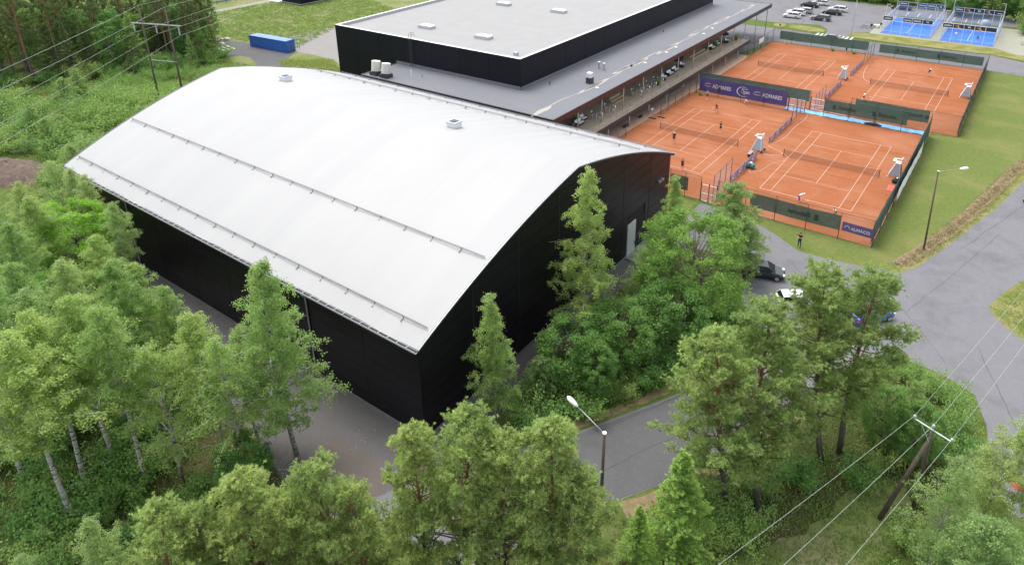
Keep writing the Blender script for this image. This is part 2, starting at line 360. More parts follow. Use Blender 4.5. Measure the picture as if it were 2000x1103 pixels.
# ------------------------------------------------------------------ ground and paved surfaces
def densify(poly, step, jit, seed=0):
    rr = random.Random(seed); out = []
    n = len(poly)
    for i in range(n):
        (x0, y0), (x1, y1) = poly[i], poly[(i + 1) % n]; L = math.hypot(x1 - x0, y1 - y0); k = max(1, int(L / step))
        nx, ny = -(y1 - y0) / max(L, 1e-6), (x1 - x0) / max(L, 1e-6)
        for j in range(k):
            t = j / k; d = (rr.uniform(-1, 1) * jit) if jit else 0
            out.append((x0 + (x1 - x0) * t + nx * d, y0 + (y1 - y0) * t + ny * d))
    return out
def smooth_poly(poly, it=2):
    for _ in range(it):
        q = []
        for i in range(len(poly)):
            a, b = poly[i], poly[(i + 1) % len(poly)]
            q += [(a[0] * .75 + b[0] * .25, a[1] * .75 + b[1] * .25), (a[0] * .25 + b[0] * .75, a[1] * .25 + b[1] * .75)]
        poly = q
    return poly
def sheet(name, poly, z, mat, jit=0, step=1.0, smooth=0, seed=0):
    if smooth: poly = smooth_poly(poly, smooth)
    if jit: poly = densify(poly, step, jit, seed)
    m = MB(); m.add([(x, y, z) for x, y in poly], [tuple(range(len(poly)))])
    return struct(m.build(name, mat))
gm = MB(); gm.add([(-900, -500, 0), (600, -500, 0), (600, 1200, 0), (-900, 1200, 0)], [(0, 1, 2, 3)])
struct(gm.build('ground', 'meadow'))
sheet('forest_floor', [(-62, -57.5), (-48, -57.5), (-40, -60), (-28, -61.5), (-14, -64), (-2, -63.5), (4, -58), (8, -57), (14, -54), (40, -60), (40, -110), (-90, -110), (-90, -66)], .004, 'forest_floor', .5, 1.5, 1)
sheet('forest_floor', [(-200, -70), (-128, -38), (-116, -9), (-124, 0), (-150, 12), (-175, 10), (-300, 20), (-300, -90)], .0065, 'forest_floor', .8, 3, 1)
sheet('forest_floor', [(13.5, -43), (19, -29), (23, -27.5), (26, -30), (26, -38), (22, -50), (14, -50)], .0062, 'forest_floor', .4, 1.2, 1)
sheet('clearing', [(12.5, -58), (15, -53), (18.5, -48.5), (20.5, -44), (21, -40.5), (23, -39.5), (24.6, -42), (23.5, -46), (22, -51), (19, -58)], .0105, 'meadow_light', .35, .8, 1)
sheet('verge_edge', [(2.0, -49.4), (5.9, -42.2), (8.6, -36.4), (9.2, -33), (8.4, -33), (7.6, -36.6), (5.0, -42.4), (1.0, -49.2)], .010, 'dry_bank', .18, .6)
sheet('verge_edge', [(8.4, -52.4), (10.5, -49.0), (12.7, -44.6), (17.2, -31), (18.4, -30.6), (13.8, -44.4), (11.4, -49.6), (9.4, -53)], .0125, 'dry_bank', .18, .6)
# meadow at the far left, behind the hall
sheet('meadow', [(-168, 14), (-128, -2), (-104, -4), (-80, -16), (-77, 60), (-150, 90), (-172, 60)], .004, 'meadow_light', .8, 2, 1)
# lawn right of the courts
sheet('lawn', [(14.6, -9.5), (19.2, -11), (22, -3), (26, 11), (30, 30), (40, 60), (60, 76), (18.4, 73.6), (18.4, 33), (15, 32)], .006, 'lawn', .15, 1)
sheet('lawn', [(-9, -7.9), (-5.2, -8.2), (-4.6, -12), (-6, -14.5), (-12, -14.5), (-12, -7.9)], .006, 'lawn', .1, 1)
sheet('lawn', [(3.5, -7.7), (14.8, -7.7), (18.6, -9), (19, -11.2), (15.8, -12.2), (12.5, -13.0), (9, -13.2), (5.6, -11.2), (3, -9.8)], .007, 'lawn', .1, .7)
sheet('verge', [(17.2, -11.8), (18.6, -11.6), (21.6, -2.9), (25.2, 11.4), (27.2, 21.6), (32, 38), (30.5, 40), (26, 24), (23.6, 10), (20.2, -2.2)], .010, 'verge', .22, .6)
sheet('verge', [(28.7, -4.9), (27.2, -8.8), (26.2, -11.9), (26.2, -13.4), (27.6, -15.6), (29.2, -16.9), (36, -20), (50, -20), (50, 20), (34, 10)], .018, 'verge', .12, .6)
# gravel yard round the hall
sheet('gravel_yard', [(-62, -55), (-62, -58), (-44, -58.2), (-34, -59.5), (-26, -61), (-12, -64.5), (-4, -64.5), (2, -60), (0.5, -54), (-3.2, -52), (-3.4, -40), (-3.6, -20), (-4.5, -14.5), (-12, -14.5), (-12, -50)], .008, 'gravel', .25, .8)
sheet('gravel_patch', [(-12.5, -60.2), (-8, -59.4), (-5.4, -60.6), (-5.2, -62.4), (-8, -63.4), (-12, -62.6)], .012, 'gravel_brown', .35, .5, 1)
# junction, forecourt, road
sheet('road', [(31, 32), (27.1, 21.9), (25.1, 11.7), (21.4, -2.5), (19.4, -9.2), (18.2, -11.3), (15.6, -11.9), (12.7, -12.5), (8.6, -12.8), (5.8, -10.9), (3.4, -9.6), (1, -9.2), (-1.2, -9.4), (-2.6, -8.2), (-4.5, -8.2), (-4.6, -18.5), (-1.5, -19.5), (2, -17.5), (4.5, -21), (8, -27), (9.6, -33), (8.3, -38.5), (6.3, -42.2), (2.5, -49.2), (-3, -57), (-6, -63), (3, -62.5), (8.2, -52.2), (10.2, -49.0), (12.3, -44.7), (17.8, -28.2), (20, -25.6), (22, -25.5), (24.3, -25.9), (26.4, -27), (27.4, -30), (27.7, -32.3), (29.5, -38), (50, -46), (60, -20), (60, 60), (44, 60)], .014, 'asphalt', .05, .8, 0)
# near lane darker overlay: separate resurfaced strip of the side road
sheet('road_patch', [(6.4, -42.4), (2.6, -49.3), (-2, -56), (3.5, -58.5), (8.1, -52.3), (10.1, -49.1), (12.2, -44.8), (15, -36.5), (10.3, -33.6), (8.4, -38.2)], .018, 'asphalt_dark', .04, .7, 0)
rc = random.Random(3)
def crack(x0, y0, x1, y1, w_=.02):
    n = max(4, int(math.hypot(x1 - x0, y1 - y0) / .5)); L_ = math.hypot(x1 - x0, y1 - y0); nx, ny = -(y1 - y0) / L_, (x1 - x0) / L_; vs = []; off = 0
    for i in range(n + 1):
        off += rc.uniform(-.07, .07); t = i / n; cx_, cy_ = x0 + (x1 - x0) * t + nx * off, y0 + (y1 - y0) * t + ny * off; q = w_ * rc.uniform(.4, 1.3)
        vs += [(cx_ - nx * q, cy_ - ny * q, .0215), (cx_ + nx * q, cy_ + ny * q, .0215)]
    struct(MB().add(vs, [(2 * i, 2 * i + 1, 2 * i + 3, 2 * i + 2) for i in range(n)]).build('road_crack', 'tar'))
crack(3.4, -48.6, 7.6, -40.6); crack(5.0, -53, 13.0, -37.5, .025); crack(20, -18, 26, 4, .02); crack(16, -13, 24, -24, .02); crack(8, -15, 16, -22, .02); crack(22.5, -2.5, 28, 15, .025); crack(26, -20, 30, -31, .02)
# north: parking lot, access road, path
sheet('parking_lot', [(-60, 95), (-29, 92.6), (-18, 95.8), (-15.3, 92.0), (-14.4, 87.2), (-9.8, 87.4), (-9.6, 91.8), (-5.2, 95.5), (-4.6, 116), (20, 117), (40, 124), (40, 127), (-8, 126.4), (-13.4, 127.6), (-39, 128), (-80, 125)], .014, 'asphalt', .06, 1)
sheet('access_road', [(-60, 85), (-24, 86.9), (-5, 84.9), (17.5, 86.8), (24, 84), (60, 74), (60, 62), (24.4, 73.6), (18.3, 74.3), (-22.5, 74.6), (-25, 60), (-22.5, -8), (-24.6, -8), (-40, 60), (-60, 80)], .010, 'asphalt', .05, 1)
sheet('verge', [(-27.9, 91.9), (-25.4, 93.2), (-24.2, 89.4), (-26.8, 88.6)], .02, 'verge', .06, .5, 1)
sheet('verge', [(-24.3, 89.4), (-23.2, 93.2), (-16.5, 92.2), (-15.3, 91.4), (-15.4, 88.4), (-19.4, 88.0)], .02, 'verge', .08, .5, 1)
sheet('verge', [(-9.6, 87.6), (-10, 91.4), (-8.9, 92.2), (-5, 93.6), (2, 93.9), (8, 93.5), (18.5, 93.0), (24, 90), (40, 84), (40, 78), (23.8, 85.6), (17.4, 87.4), (0, 86.8)], .02, 'verge', .1, .6)
sheet('padel_paving', [(-6.5, 93.2), (18.5, 93.1), (22, 89.6), (34, 93), (34, 114.5), (19, 114.5), (-6.5, 114.5)], .024, 'paving', .05, 1)
# north-west: yard with the container, concrete apron, football field, footpath
sheet('asphalt_yard', [(-129, 2.6), (-130, 5.2), (-127, 7.3), (-119.6, 8.0), (-112, 9.5), (-106, 9.7), (-103.2, 4.5), (-98.5, .8), (-82, -8), (-86, -14), (-103.4, -2.3), (-112.8, 1.6), (-116.4, -2.6), (-120.4, -1.4)], .012, 'asphalt_dark', .2, .7, 1)
sheet('concrete_apron', [(-119, 17), (-118, 30), (-92, 28), (-77.5, 20), (-77.5, 2), (-94, 9.8), (-106, 9.4)], .010, 'concrete', .1, 1)
sheet('footpath', [(-157, 9), (-159.6, 14.2), (-159.2, 40.4), (-158.4, 60), (-162.2, 60), (-162.6, 42.6), (-162.6, 15.3), (-160, 9)], .010, 'gravel_path', .1, 1)
sheet('football_field', [(-176, 0), (-172.8, 24), (-171, 34), (-168, 70), (-300, 90), (-300, -10)], .0085, 'lawn', .1, 2)
pz = MB()
for k in range(9): pz.bx(-16.2 + k * .92, -15.75 + k * .92, 84.6 + .0 * k, 87.2, .022, .026)
struct(pz.build('zebra_crossing', 'road_white'))
pk = MB()
for k in range(7): pk.bx(-3 + k * 2.6, -2.88 + k * 2.6, 117.0, 121.8, .018, .022)
struct(pk.build('parking_lines', 'road_white'))
for (x, y, a, nl) in ((-121.9, .8, -.12, 'nearest'), (-121.9, 2.0, -.14, 'middle'), (-121.6, 3.1, -.14, 'farthest')):
    m = MB().box((0, 0, .09), (4.1, .32, .18), a); tag(m.build('kerb_stone', 'white_paint', None, (x, y, .012)), nl + ' of three white kerb beams on the dark yard left of the blue container', 'kerb beam', 'white kerb beams on the far yard')
sheet('terrace_floor', [(-30.5, -8), (-22.8, -8), (-22.6, 31), (-22.5, 60), (-30.5, 60)], .013, 'clay_pale', .03, 1)
# clay surfaces with court lines
COURTS = {'C3': (0, 0), 'C1': (-18.89, -.13), 'C2': (-17.9, 41.72), 'C4': (2.71, 41.25)}
sheet('clay_surface', [(-23.4, -7.4), (14.7, -7.4), (14.6, 31.0), (-23.0, 31.0)], .016, 'clay', .02, 1)
sheet('clay_surface', [(-22.6, 31.02), (14.6, 31.02), (14.8, 33.3), (18.1, 33.3), (18.1, 74.1), (-22.4, 74.1)], .015, 'clay', .02, 1)
def lines(ox, oy):
    m = MB(); z0, z1 = .019, .023; W, L = 10.97, 23.77; h = .03
    def ln(x0, y0, x1, y1, w=h): 
        if abs(x1 - x0) > abs(y1 - y0): m.bx(ox + x0, ox + x1, oy + y0 - w, oy + y0 + w, z0, z1)
        else: m.bx(ox + x0 - w, ox + x0 + w, oy + y0, oy + y1, z0, z1 + .001)
    ln(0, 0, 0, L); ln(W, 0, W, L); ln(1.372, 0, 1.372, L); ln(9.598, 0, 9.598, L)
    ln(0, 0, W, 0, .04); ln(0, L, W, L, .04); ln(1.372, L / 2 - 6.4, 9.598, L / 2 - 6.4); ln(1.372, L / 2 + 6.4, 9.598, L / 2 + 6.4); ln(W / 2, L / 2 - 6.4, W / 2, L / 2 + 6.4)
    return struct(m.build('court_lines', 'line_white'))
for k in COURTS: lines(*COURTS[k])
# earth mound far left
mv = []; mf = []; n1, n2 = 22, 14
for i in range(n2 + 1):
    for j in range(n1):
        a = 2 * math.pi * j / n1; r = i / n2; hh = 2.0 * (1 - r ** 1.7) + (R.uniform(-.16, .16) if i < n2 else -.05)
        rr = r * (5.6 + 1.1 * math.sin(2 * a + .5) + .4 * math.sin(5 * a)); mv.append((rr * math.cos(a) * 1.15, rr * math.sin(a) * .8, max(hh, -.05)))
for i in range(n2):
    for j in range(n1):
        a, b = i * n1 + j, i * n1 + (j + 1) % n1; mf.append((a, a + n1, b + n1, b))
mm = MB(); mm.add(mv, mf); o = mm.build('earth_mound', 'bark_mound', None, (-86.5, -54.5, 0), True)
tag(o, 'brown mound of bare soil and bark beside the bushes left of the hall', 'mound')
# ditch bank of dry grass on the lawn
m = MB(); path = [(18.0, -9.5), (19.4, -5.0), (21.2, 1.5), (23, 9), (24.6, 17.5), (26.6, 27), (30, 38)]; rows = []
dense = []
for i in range(len(path) - 1):
    for t in np.linspace(0, 1, 9)[:-1]: dense.append(((path[i][0] * (1 - t) + path[i + 1][0] * t), (path[i][1] * (1 - t) + path[i + 1][1] * t)))
prof = [(-.85, .0), (-.5, .06), (-.2, .02), (.15, -.0), (.45, .07), (.8, .01)]
vs = []
for i, (x, y) in enumerate(dense):
    for (d, h) in prof: vs.append((x + d + R.uniform(-.08, .08), y, .012 + max(0, h + R.uniform(-.03, .05))))
k = len(prof); fs = [(i * k + j, i * k + j + 1, (i + 1) * k + j + 1, (i + 1) * k + j) for i in range(len(dense) - 1) for j in range(k - 1)]
m.add(vs, fs); struct(m.build('ditch_bank', 'dry_bank', None, None, True))
# ------------------------------------------------------------------ arched hall with the white membrane roof
HX0, HX1, HY0, HY1 = -60.0, -6.0, -56.0, -15.0; HYC = -35.5
def roof_z(y): d = abs(y - HYC); return 14.9 - .16 * d - .0065 * d * d
hall = thing('sports_hall', 'large black clad hall with a curved white membrane roof', 'hall', (HX1, HY0, 0))
def HB(mb, name, mat, parent=None, smooth=False):      # build in world coordinates, parented to the hall
    mb.v = [(x - HX1, y - HY0, z) for x, y, z in mb.v]
    return mb.build(name, mat, parent or hall, None, smooth)
# structural backing of the walls
gp = [(HY0 + .25, .05)] + [(HY0 + .25 + (HY1 - HY0 - .5) * t, roof_z(HY0 + .25 + (HY1 - HY0 - .5) * t) - .35) for t in np.linspace(0, 1, 33)] + [(HY1 - .25, .05)]
wallE = HB(MB().prism(gp, HX1 - .4, HX1 - .05, 'x'), 'gable_wall', 'joint_black')
wallW = HB(MB().prism(gp, HX0 + .05, HX0 + .4, 'x'), 'gable_wall', 'black_panel')
wallS = HB(MB().bx(HX0 + .41, HX1 - .41, HY0 + .05, HY0 + .4, .05, 8.45), 'side_wall', 'joint_black')
wallN = HB(MB().bx(HX0 + .41, HX1 - .41, HY1 - .4, HY1 - .05, .05, 8.45), 'side_wall', 'black_panel')
HB(MB().bx(HX0 - .05, HX1 + .05, HY0 - .05, HY1 + .05, 0, .32), 'plinth', 'plinth')
# cladding panels: bays of 6 m, courses of about 1.2 m
GAP = .028
zs = [.34 + 1.18 * k for k in range(8)]
for b in range(9):
    for k in range(7):
        x1, x0 = HX1 - 6 * b - .07, HX1 - 6 * (b + 1) + .07; z0, z1 = zs[k] + GAP / 2, min(zs[k + 1], 8.5) - GAP / 2
        if b == 0: x1 = HX1 + .0
        HB(MB().bx(x0, x1, HY0 - .03 + R.uniform(-.003, .003), HY0 + .047, z0, z1), 'panel', 'black_panel', wallS)
DOOR = (-24.75, -20.95, 4.0)
for b in range(7):
    y0, y1 = HY0 + 6 * b + .07, min(HY0 + 6 * (b + 1) - .07, HY1)
    if b == 0: y0 = HY0 + .05
    if b == 6: y1 = HY1 + .0
    for k in range(13):
        z0, z1 = .34 + 1.18 * k + GAP / 2, .34 + 1.18 * (k + 1) - GAP / 2
        spans = [(y0, y1)]
        if z0 < DOOR[2] - .1 and y0 < DOOR[0] < y1: spans = [(y0, DOOR[0] - .08)] + ([(DOOR[1] + .08, y1)] if DOOR[1] + .2 < y1 else [])
        for (a, c) in spans:
            top = lambda y: min(z1, roof_z(y) - .30)
            if max(top(a), top(c), top((a + c) / 2)) < z0 + .08: continue
            ys = np.linspace(a, c, 13); up = [(y, top(y)) for y in ys if top(y) > z0 + .02]
            if len(up) < 2: continue
            poly = [(up[0][0], z0)] + up + [(up[-1][0], z0)]
            poly = [(yy, zz) for yy, zz in poly]
            HB(MB().prism(poly[::-1], HX1 - .047, HX1 + .03 + R.uniform(-.003, .003), 'x'), 'panel', 'black_panel', wallE)
# vertical cover strips on the bay joints
for b in range(1, 7):
    y = HY0 + 6 * b; ztop = roof_z(y) - .32
    z0 = .33
    HB(MB().bx(HX1 - .04, HX1 + .045, y - .06, y + .06, z0, ztop), 'cover_strip', 'joint_black', wallE)
for b in range(1, 9): HB(MB().bx(HX1 - 6 * b - .06, HX1 - 6 * b + .06, HY0 - .045, HY0 + .04, .33, 8.5), 'cover_strip', 'joint_black', wallS)
# door: white leaf slid half open, dark opening beside it
dr = HB(MB().bx(HX1 - .03, HX1 + .06, -24.7, -22.9, .1, 3.95), 'door', 'white_metal')
HB(MB().bx(HX1 + .061, HX1 + .10, -23.15, -23.05, 1.0, 1.4), 'handle', 'steel_dark', dr)
HB(MB().bx(HX1 - .04, HX1 + .02, -22.88, -20.98, .1, 3.95), 'door_opening', 'joint_black')
HB(MB().bx(HX1 - .02, HX1 + 1.2, -25.0, -20.6, .0, .16), 'doorstep', 'plinth')
HB(MB().bx(HX1 + .031, HX1 + .25, -18.0, -17.55, 6.25, 6.5).bx(HX1 + .031, HX1 + .3, -17.4, -16.95, 6.3, 6.55), 'floodlight', 'galv')
# membrane roof: one skin, sagging softly between the frames every 6 m
nx, ny = 217, 95
X = np.linspace(HX0 - .25, HX1 + .25, nx); Y = np.linspace(HY0 - .32, HY1 + .32, ny)
def skin_z(x, y):
    d = abs(y - HYC); s = min(1, max(0, (y - (HYC + 3.5)) / 9.0)) * (1 if y < HY1 - 2.2 else .25)
    ph = (x - HX1) / 6.0
    sag = .05 * (.5 - .5 * math.cos(2 * math.pi * ph)) * (0.4 + .6 * min(1, d / 8))
    wr = .17 * s * (math.sin(2 * math.pi * ph * 1.5 + .10 * (y + 20) ** 1 + .6 * math.sin(x * .13)) ** 2)
    near = .018 * math.sin(2 * math.pi * ph * .5 + y * .12) * min(1, d / 10)
    return roof_z(y) - sag - wr + near
vs = [(x, y, skin_z(x, y)) for y in Y for x in X]; vb = [(x, y, roof_z(y) - .30) for y in Y for x in (X[0], X[-1])]
fs = [(j * nx + i, j * nx + i + 1, (j + 1) * nx + i + 1, (j + 1) * nx + i) for j in range(ny - 1) for i in range(nx - 1)]
HB(MB().add(vs, fs), 'roof', 'roof_white', None, True)
# verge trim on both gables, eave edges
def trim(x0, x1, name='verge_trim', up=.03, dn=.30, mat='fascia_dark'):
    yy = np.linspace(HY0 - .36, HY1 + .36, 49); poly = [(y, roof_z(y) + up) for y in yy] + [(y, roof_z(y) - dn) for y in yy[::-1]]
    m = MB(); n = len(yy)
    vs = []; 
    for y in yy:
        for x in (x0, x1):
            for z in (roof_z(y) - dn, roof_z(y) + up): vs.append((x, y, z))
    fs = []
    for i in range(n - 1):
        a = i * 4; b = a + 4; fs += [(a, a + 1, b + 1, b), (a + 2, b + 2, b + 3, a + 3), (a + 1, a + 3, b + 3, b + 1), (a, b, b + 2, a + 2)]
    fs += [(0, 2, 3, 1), (4 * n - 4, 4 * n - 3, 4 * n - 1, 4 * n - 2)]
    return HB(m.add(vs, fs), name, mat)
trim(HX1 + .255, HX1 + .33, 'verge_trim', .015, .22); trim(HX0 - .62, HX0 - .255, 'verge_trim', -.02, .22)  # west trim widened into a dark band for the shadow under the overhang
trim(HX1 + .09, HX1 + .25, 'soffit', -.20, .33, 'joint_black'); trim(HX1 + .335, HX1 + .375, 'verge_edge', .05, .05, 'white_metal')
for y, s in ((HY0 - .33, -1), (HY1 + .33, 1)):
    z = roof_z(y); g = MB(); a, b = y + s * .02, y + s * .28
    pr = [(a, z - .03), (a, z - .20), (b, z - .20), (b, z - .05), (b - s * .02, z - .05), (b - s * .02, z - .18), (a + s * .02, z - .18), (a + s * .02, z - .03)]
    HB(g.prism(pr if s < 0 else pr[::-1], HX0 - .3, HX1 + .3, 'x'), 'gutter', 'gutter_white')
    lo_, hi_ = min(a + s * .03, b - s * .06), max(a + s * .03, b - s * .06); HB(MB().bx(HX0 - .25, HX1 + .25, lo_, hi_, z - .175, z - .12), 'gutter_shade', 'joint_black')  # black strip stands in for the shade inside the gutter
    br = MB()
    if s < 0:
        for k in range(57):
            x = HX0 + .2 + k * .95; HB(MB().bx(x - .022, x + .022, b - .015, a + .03, z - .045, z - .02), 'gutter_bracket', 'gutter_white')
        for k in range(22):
            x = HX0 + 1 + k * 2.45; HB(MB().bx(x - .05, x + .05, y + .02, HY0 - .03, z - .5, z - .3), 'eave_bracket', 'galv')
# snow guard rails on brackets
def rail(y, name='snow_rail', xs=3.0):
    z = lambda x: skin_z(x, y)
    m = MB(); pts = [(x, y, roof_z(y) + .17) for x in np.linspace(HX0 + .3, HX1 - .1, 40)]; m.tube([(p[0], p[1], p[2] + .05) for p in pts], .034, 5); m.tube([(p[0], p[1], p[2] - .07) for p in pts], .026, 5)
    r = HB(m, name, 'rail_grey')
    k = 0; x = HX0 + .5
    while x < HX1: 
        HB(MB().bx(x - .03, x + .03, y - .03, y + .03, roof_z(y) - .1, roof_z(y) + .2).bx(x - .035, x + .035, y - .32, y - .03, roof_z(y - .2) - .02, roof_z(y - .2) + .03), 'rail_bracket', 'rail_grey', r); x += xs
rail(-54.85); rail(-48.2); rail(-16.4); rail(-22.6)
# roof vents
for (x, y) in ((-49.6, -33.4), (-21.6, -33.7)):
    z = roof_z(y); v = HB(MB().bx(x - .55, x + .55, y - .55, y + .55, z - .15, z + .55), 'roof_vent', 'white_metal')
    HB(MB().bx(x - .64, x + .64, y - .64, y + .64, z + .552, z + .62), 'cap', 'tarp_grey', v); HB(MB().bx(x - .35, x + .35, y - .35, y + .35, z + .622, z + .66), 'grille', 'steel_dark', v)
for x in (-18.4, -47.4):
    HB(MB().tube([(x, HY0 - .42, 8.6), (x, HY0 - .42, 8.3), (x, HY0 - .12, 7.9), (x, HY0 - .12, .3), (x, HY0 - .35, .12)], .075, 8), 'downpipe', 'galv', None, True)
# ------------------------------------------------------------------ clubhouse: tall black block with lower flat roof and terrace
CB = (-36.1, -2.4, 0)
club = thing('clubhouse', 'black clad clubhouse with pale flat roofs and a covered terrace', 'building', CB)
def KB(mb, name, mat, parent=None, smooth=False):
    mb.v = [(x - CB[0], y - CB[1], z) for x, y, z in mb.v]
    return mb.build(name, mat, parent or club, None, smooth)
BX0, BX1, BY0, BY1 = -77.4, -36.1, -2.4, 72.0; BT = 12.0; RZ = 11.45; LZ = 7.2
# tall block
bw = KB(MB().bx(BX0 + .06, BX1 - .06, BY0 + .06, BY1 - .06, 0, RZ), 'block_wall', 'joint_black')
KB(MB().bx(BX0 + .42, BX1 - .42, BY0 + .42, BY1 - .42, RZ + .004, RZ + .03), 'block_roof', 'roof_grey')
for (a, b, c, d) in ((BX0 + .04, BX0 + .41, BY0 + .04, BY1 - .04), (BX1 - .41, BX1 - .04, BY0 + .04, BY1 - .04), (BX0 + .412, BX1 - .412, BY0 + .04, BY0 + .41), (BX0 + .412, BX1 - .412, BY1 - .41, BY1 - .04)):
    KB(MB().bx(a, b, c, d, RZ + .002, BT - .04), 'parapet', 'parapet_white')
KB(MB().bx(BX0, BX0 + .46, BY0, BY1, BT - .038, BT), 'parapet_cap', 'white_metal'); KB(MB().bx(BX1 - .46, BX1, BY0, BY1, BT - .038, BT), 'parapet_cap', 'white_metal')
KB(MB().bx(BX0 + .462, BX1 - .462, BY0, BY0 + .46, BT - .038, BT), 'parapet_cap', 'white_metal'); KB(MB().bx(BX0 + .462, BX1 - .462, BY1 - .46, BY1, BT - .038, BT), 'parapet_cap', 'white_metal')
x = BX1; k = 0
while x > BX0 + 1:
    x2 = max(BX0, x - 6.0); 
    for (z0, z1) in ((.3, 4.0), (4.02, 7.9), (7.92, BT - .045)): KB(MB().bx(x2 + .02, x - .02, BY0, BY0 + .055, z0, z1), 'panel', 'black_panel_club', bw)
    x = x2
y = BY0
while y < BY1 - 1:
    y2 = min(BY1, y + 6.2)
    KB(MB().bx(BX1 - .055, BX1, y + (.02 if y > BY0 else .06), y2 - .02, LZ - .3, BT - .045), 'panel', 'black_panel_club', bw); y = y2
# skylights on the block
for (x, y) in ((-62.9, 6.2), (-49.7, 5.9), (-63.2, 29.2), (-50.1, 29.4), (-62.9, 52), (-50, 52)):
    s = KB(MB().bx(x - 1.45, x + 1.45, y - .75, y + .75, RZ + .03, RZ + .5), 'skylight', 'parapet_white'); KB(MB().prism([(x - 1.4, RZ + .502), (x + 1.4, RZ + .502), (x + 1.2, RZ + .62), (x - 1.2, RZ + .62)][::1], y - .7, y + .7, 'y'), 'dome', 'white_metal', s)
KB(MB().bx(-39.3, -38.7, .2, .8, RZ + .03, RZ + .5), 'roof_box', 'tarp_grey')
# lower roof: strip on the south and east sides
poly = [(-62.2, -10.2), (-25.1, -10.2), (-25.1, 79.0), (-36.0, 79.0), (-36.0, -2.42), (-62.2, -2.42)]
lr = KB(MB().prism(poly, LZ - .25, LZ, 'z'), 'lower_roof', 'roof_felt')
KB(MB().bx(-62.2, -36.14, -2.46, -2.405, LZ + .002, LZ + .5), 'upstand', 'roof_felt', lr); KB(MB().bx(-36.095, -36.04, -2.4, 72, LZ + .002, LZ + .42), 'upstand', 'roof_felt', lr)
KB(MB().bx(-62.4, -25.0, -10.42, -10.21, LZ - .75, LZ + .09), 'roof_edge', 'fascia_dark', lr)
KB(MB().bx(-62.42, -62.21, -10.2, -2.42, LZ - .75, LZ + .09), 'roof_edge', 'fascia_dark', lr)
KB(MB().bx(-36, -24.98, 79.01, 79.2, LZ - .75, LZ + .05), 'roof_edge', 'fascia_dark', lr)
KB(MB().bx(-25.09, -24.95, -10.3, 79.2, LZ - .01, LZ + .06), 'roof_edge', 'fascia_dark', lr)
y = -10.2
while y < 78.9:
    y2 = min(79.0, y + 3.05); KB(MB().bx(-25.09, -25.0, y + .012, y2 - .012, LZ - .82, LZ - .015), 'fascia_board', 'fascia_brown' if y < 56 else 'fascia_dark', lr); y = y2
# silt and standing water left in the low line of the felt
def blob(cx, cy, lx, ly, seed, z, mat, name):
    rr = random.Random(seed); n = 22; ph = [rr.uniform(0, 6.28) for _ in range(3)]
    v = [(cx + lx * math.cos(t) * (1 + .16 * math.sin(3 * t + ph[0]) + .08 * math.sin(7 * t + ph[1])), cy + ly * math.sin(t) * (1 + .12 * math.sin(2 * t + ph[2])), z) for t in np.linspace(0, 2 * math.pi, n, endpoint=False)]
    o = KB(MB().add(v, [tuple(range(n))]), name, mat, lr); return o
for i, (cy, ly) in enumerate(((-8.2, 1.6), (5.6, 3.2), (15.8, 2.6), (20.8, 2.6), (31.6, 4.2), (46.5, 3.6), (57.6, 3.6), (72, 3))):
    cx = -28.3 + .3 * math.sin(i * 2.1)
    blob(cx, cy, .46, ly + 1.0, i, LZ + .004, 'silt', 'silt_stain')
    if i: blob(cx - .05, cy, .33, ly * .85, i + 20, LZ + .008, 'puddle', 'puddle')
m = MB(); yy = np.linspace(-9, 76, 120); n = len(yy)
cxs = [-28.3 + .35 * math.sin(y * .21) + .15 * math.sin(y * .63) for y in yy]; ws = [.05 + .06 * abs(math.sin(y * .31)) for y in yy]
m.add([(c - w_, y, LZ + .0025) for c, w_, y in zip(cxs, ws, yy)] + [(c + w_, y, LZ + .0025) for c, w_, y in zip(cxs, ws, yy)], [(i, i + n, i + n + 1, i + 1) for i in range(n - 1)])
KB(m, 'silt_stain', 'silt', lr)
for (x, y) in ((-27.2, 5), (-27.3, 21), (-27.2, 29), (-27.2, 33), (-27, 45), (-27.3, 50)): KB(MB().tube([(x, y, LZ + .003), (x, y, LZ + .02)], .28, 10), 'roof_drain', 'road_white', lr)
# flues and pipes
def flue(x, y, r, h, mat, capm):
    f = KB(MB().tube([(x, y, LZ - .05), (x, y, LZ + h)], r, 12), 'flue', mat, lr, False); KB(MB().tube([(x, y, LZ + h + .003), (x, y, LZ + h + .06)], r * 1.25, 12), 'cap', capm, f)
flue(-32.0, 13.8, .16, 1.1, 'galv', 'white_paint'); flue(-30.9, 13.5, .16, 1.1, 'galv', 'white_paint'); flue(-33.9, 2.2, .07, .5, 'steel_dark', 'steel_dark'); flue(-54.3, -7, .07, 1.2, 'white_paint', 'white_paint'); flue(-53.1, -5.8, .08, .5, 'galv', 'galv'); flue(-34, 42, .08, .5, 'steel_dark', 'galv')
bxx = KB(MB().bx(-29.75, -28.85, 5.9, 6.8, LZ - .02, LZ + .9), 'chimney', 'steel_dark', lr); KB(MB().bx(-29.7, -28.9, 5.95, 6.75, LZ + .902, LZ + 1.65), 'cowl', 'white_metal', bxx)
for (x, y) in ((-60.4, -8.9), (-58.0, -9.0)):
    b = KB(MB().bx(x - .85, x + .85, y - .7, y + .7, LZ + .0, LZ + .55), 'fan_base', 'steel_dark', lr)
    KB(MB().tube([(x, y, LZ + .55), (x, y, LZ + .62)], .55, 16), 'fan_collar', 'steel_dark', b)
    KB(MB().tube([(x, y, LZ + .621), (x, y + .25, LZ + 2.2), (x, y + .252, LZ + 2.21)], [.72, .74, .72], 20), 'fan_housing', 'cream', b, False)
    KB(MB().tube([(x, y + .254, LZ + 2.215), (x, y + .26, LZ + 2.25)], .65, 20), 'fan_lid', 'white_paint', b)
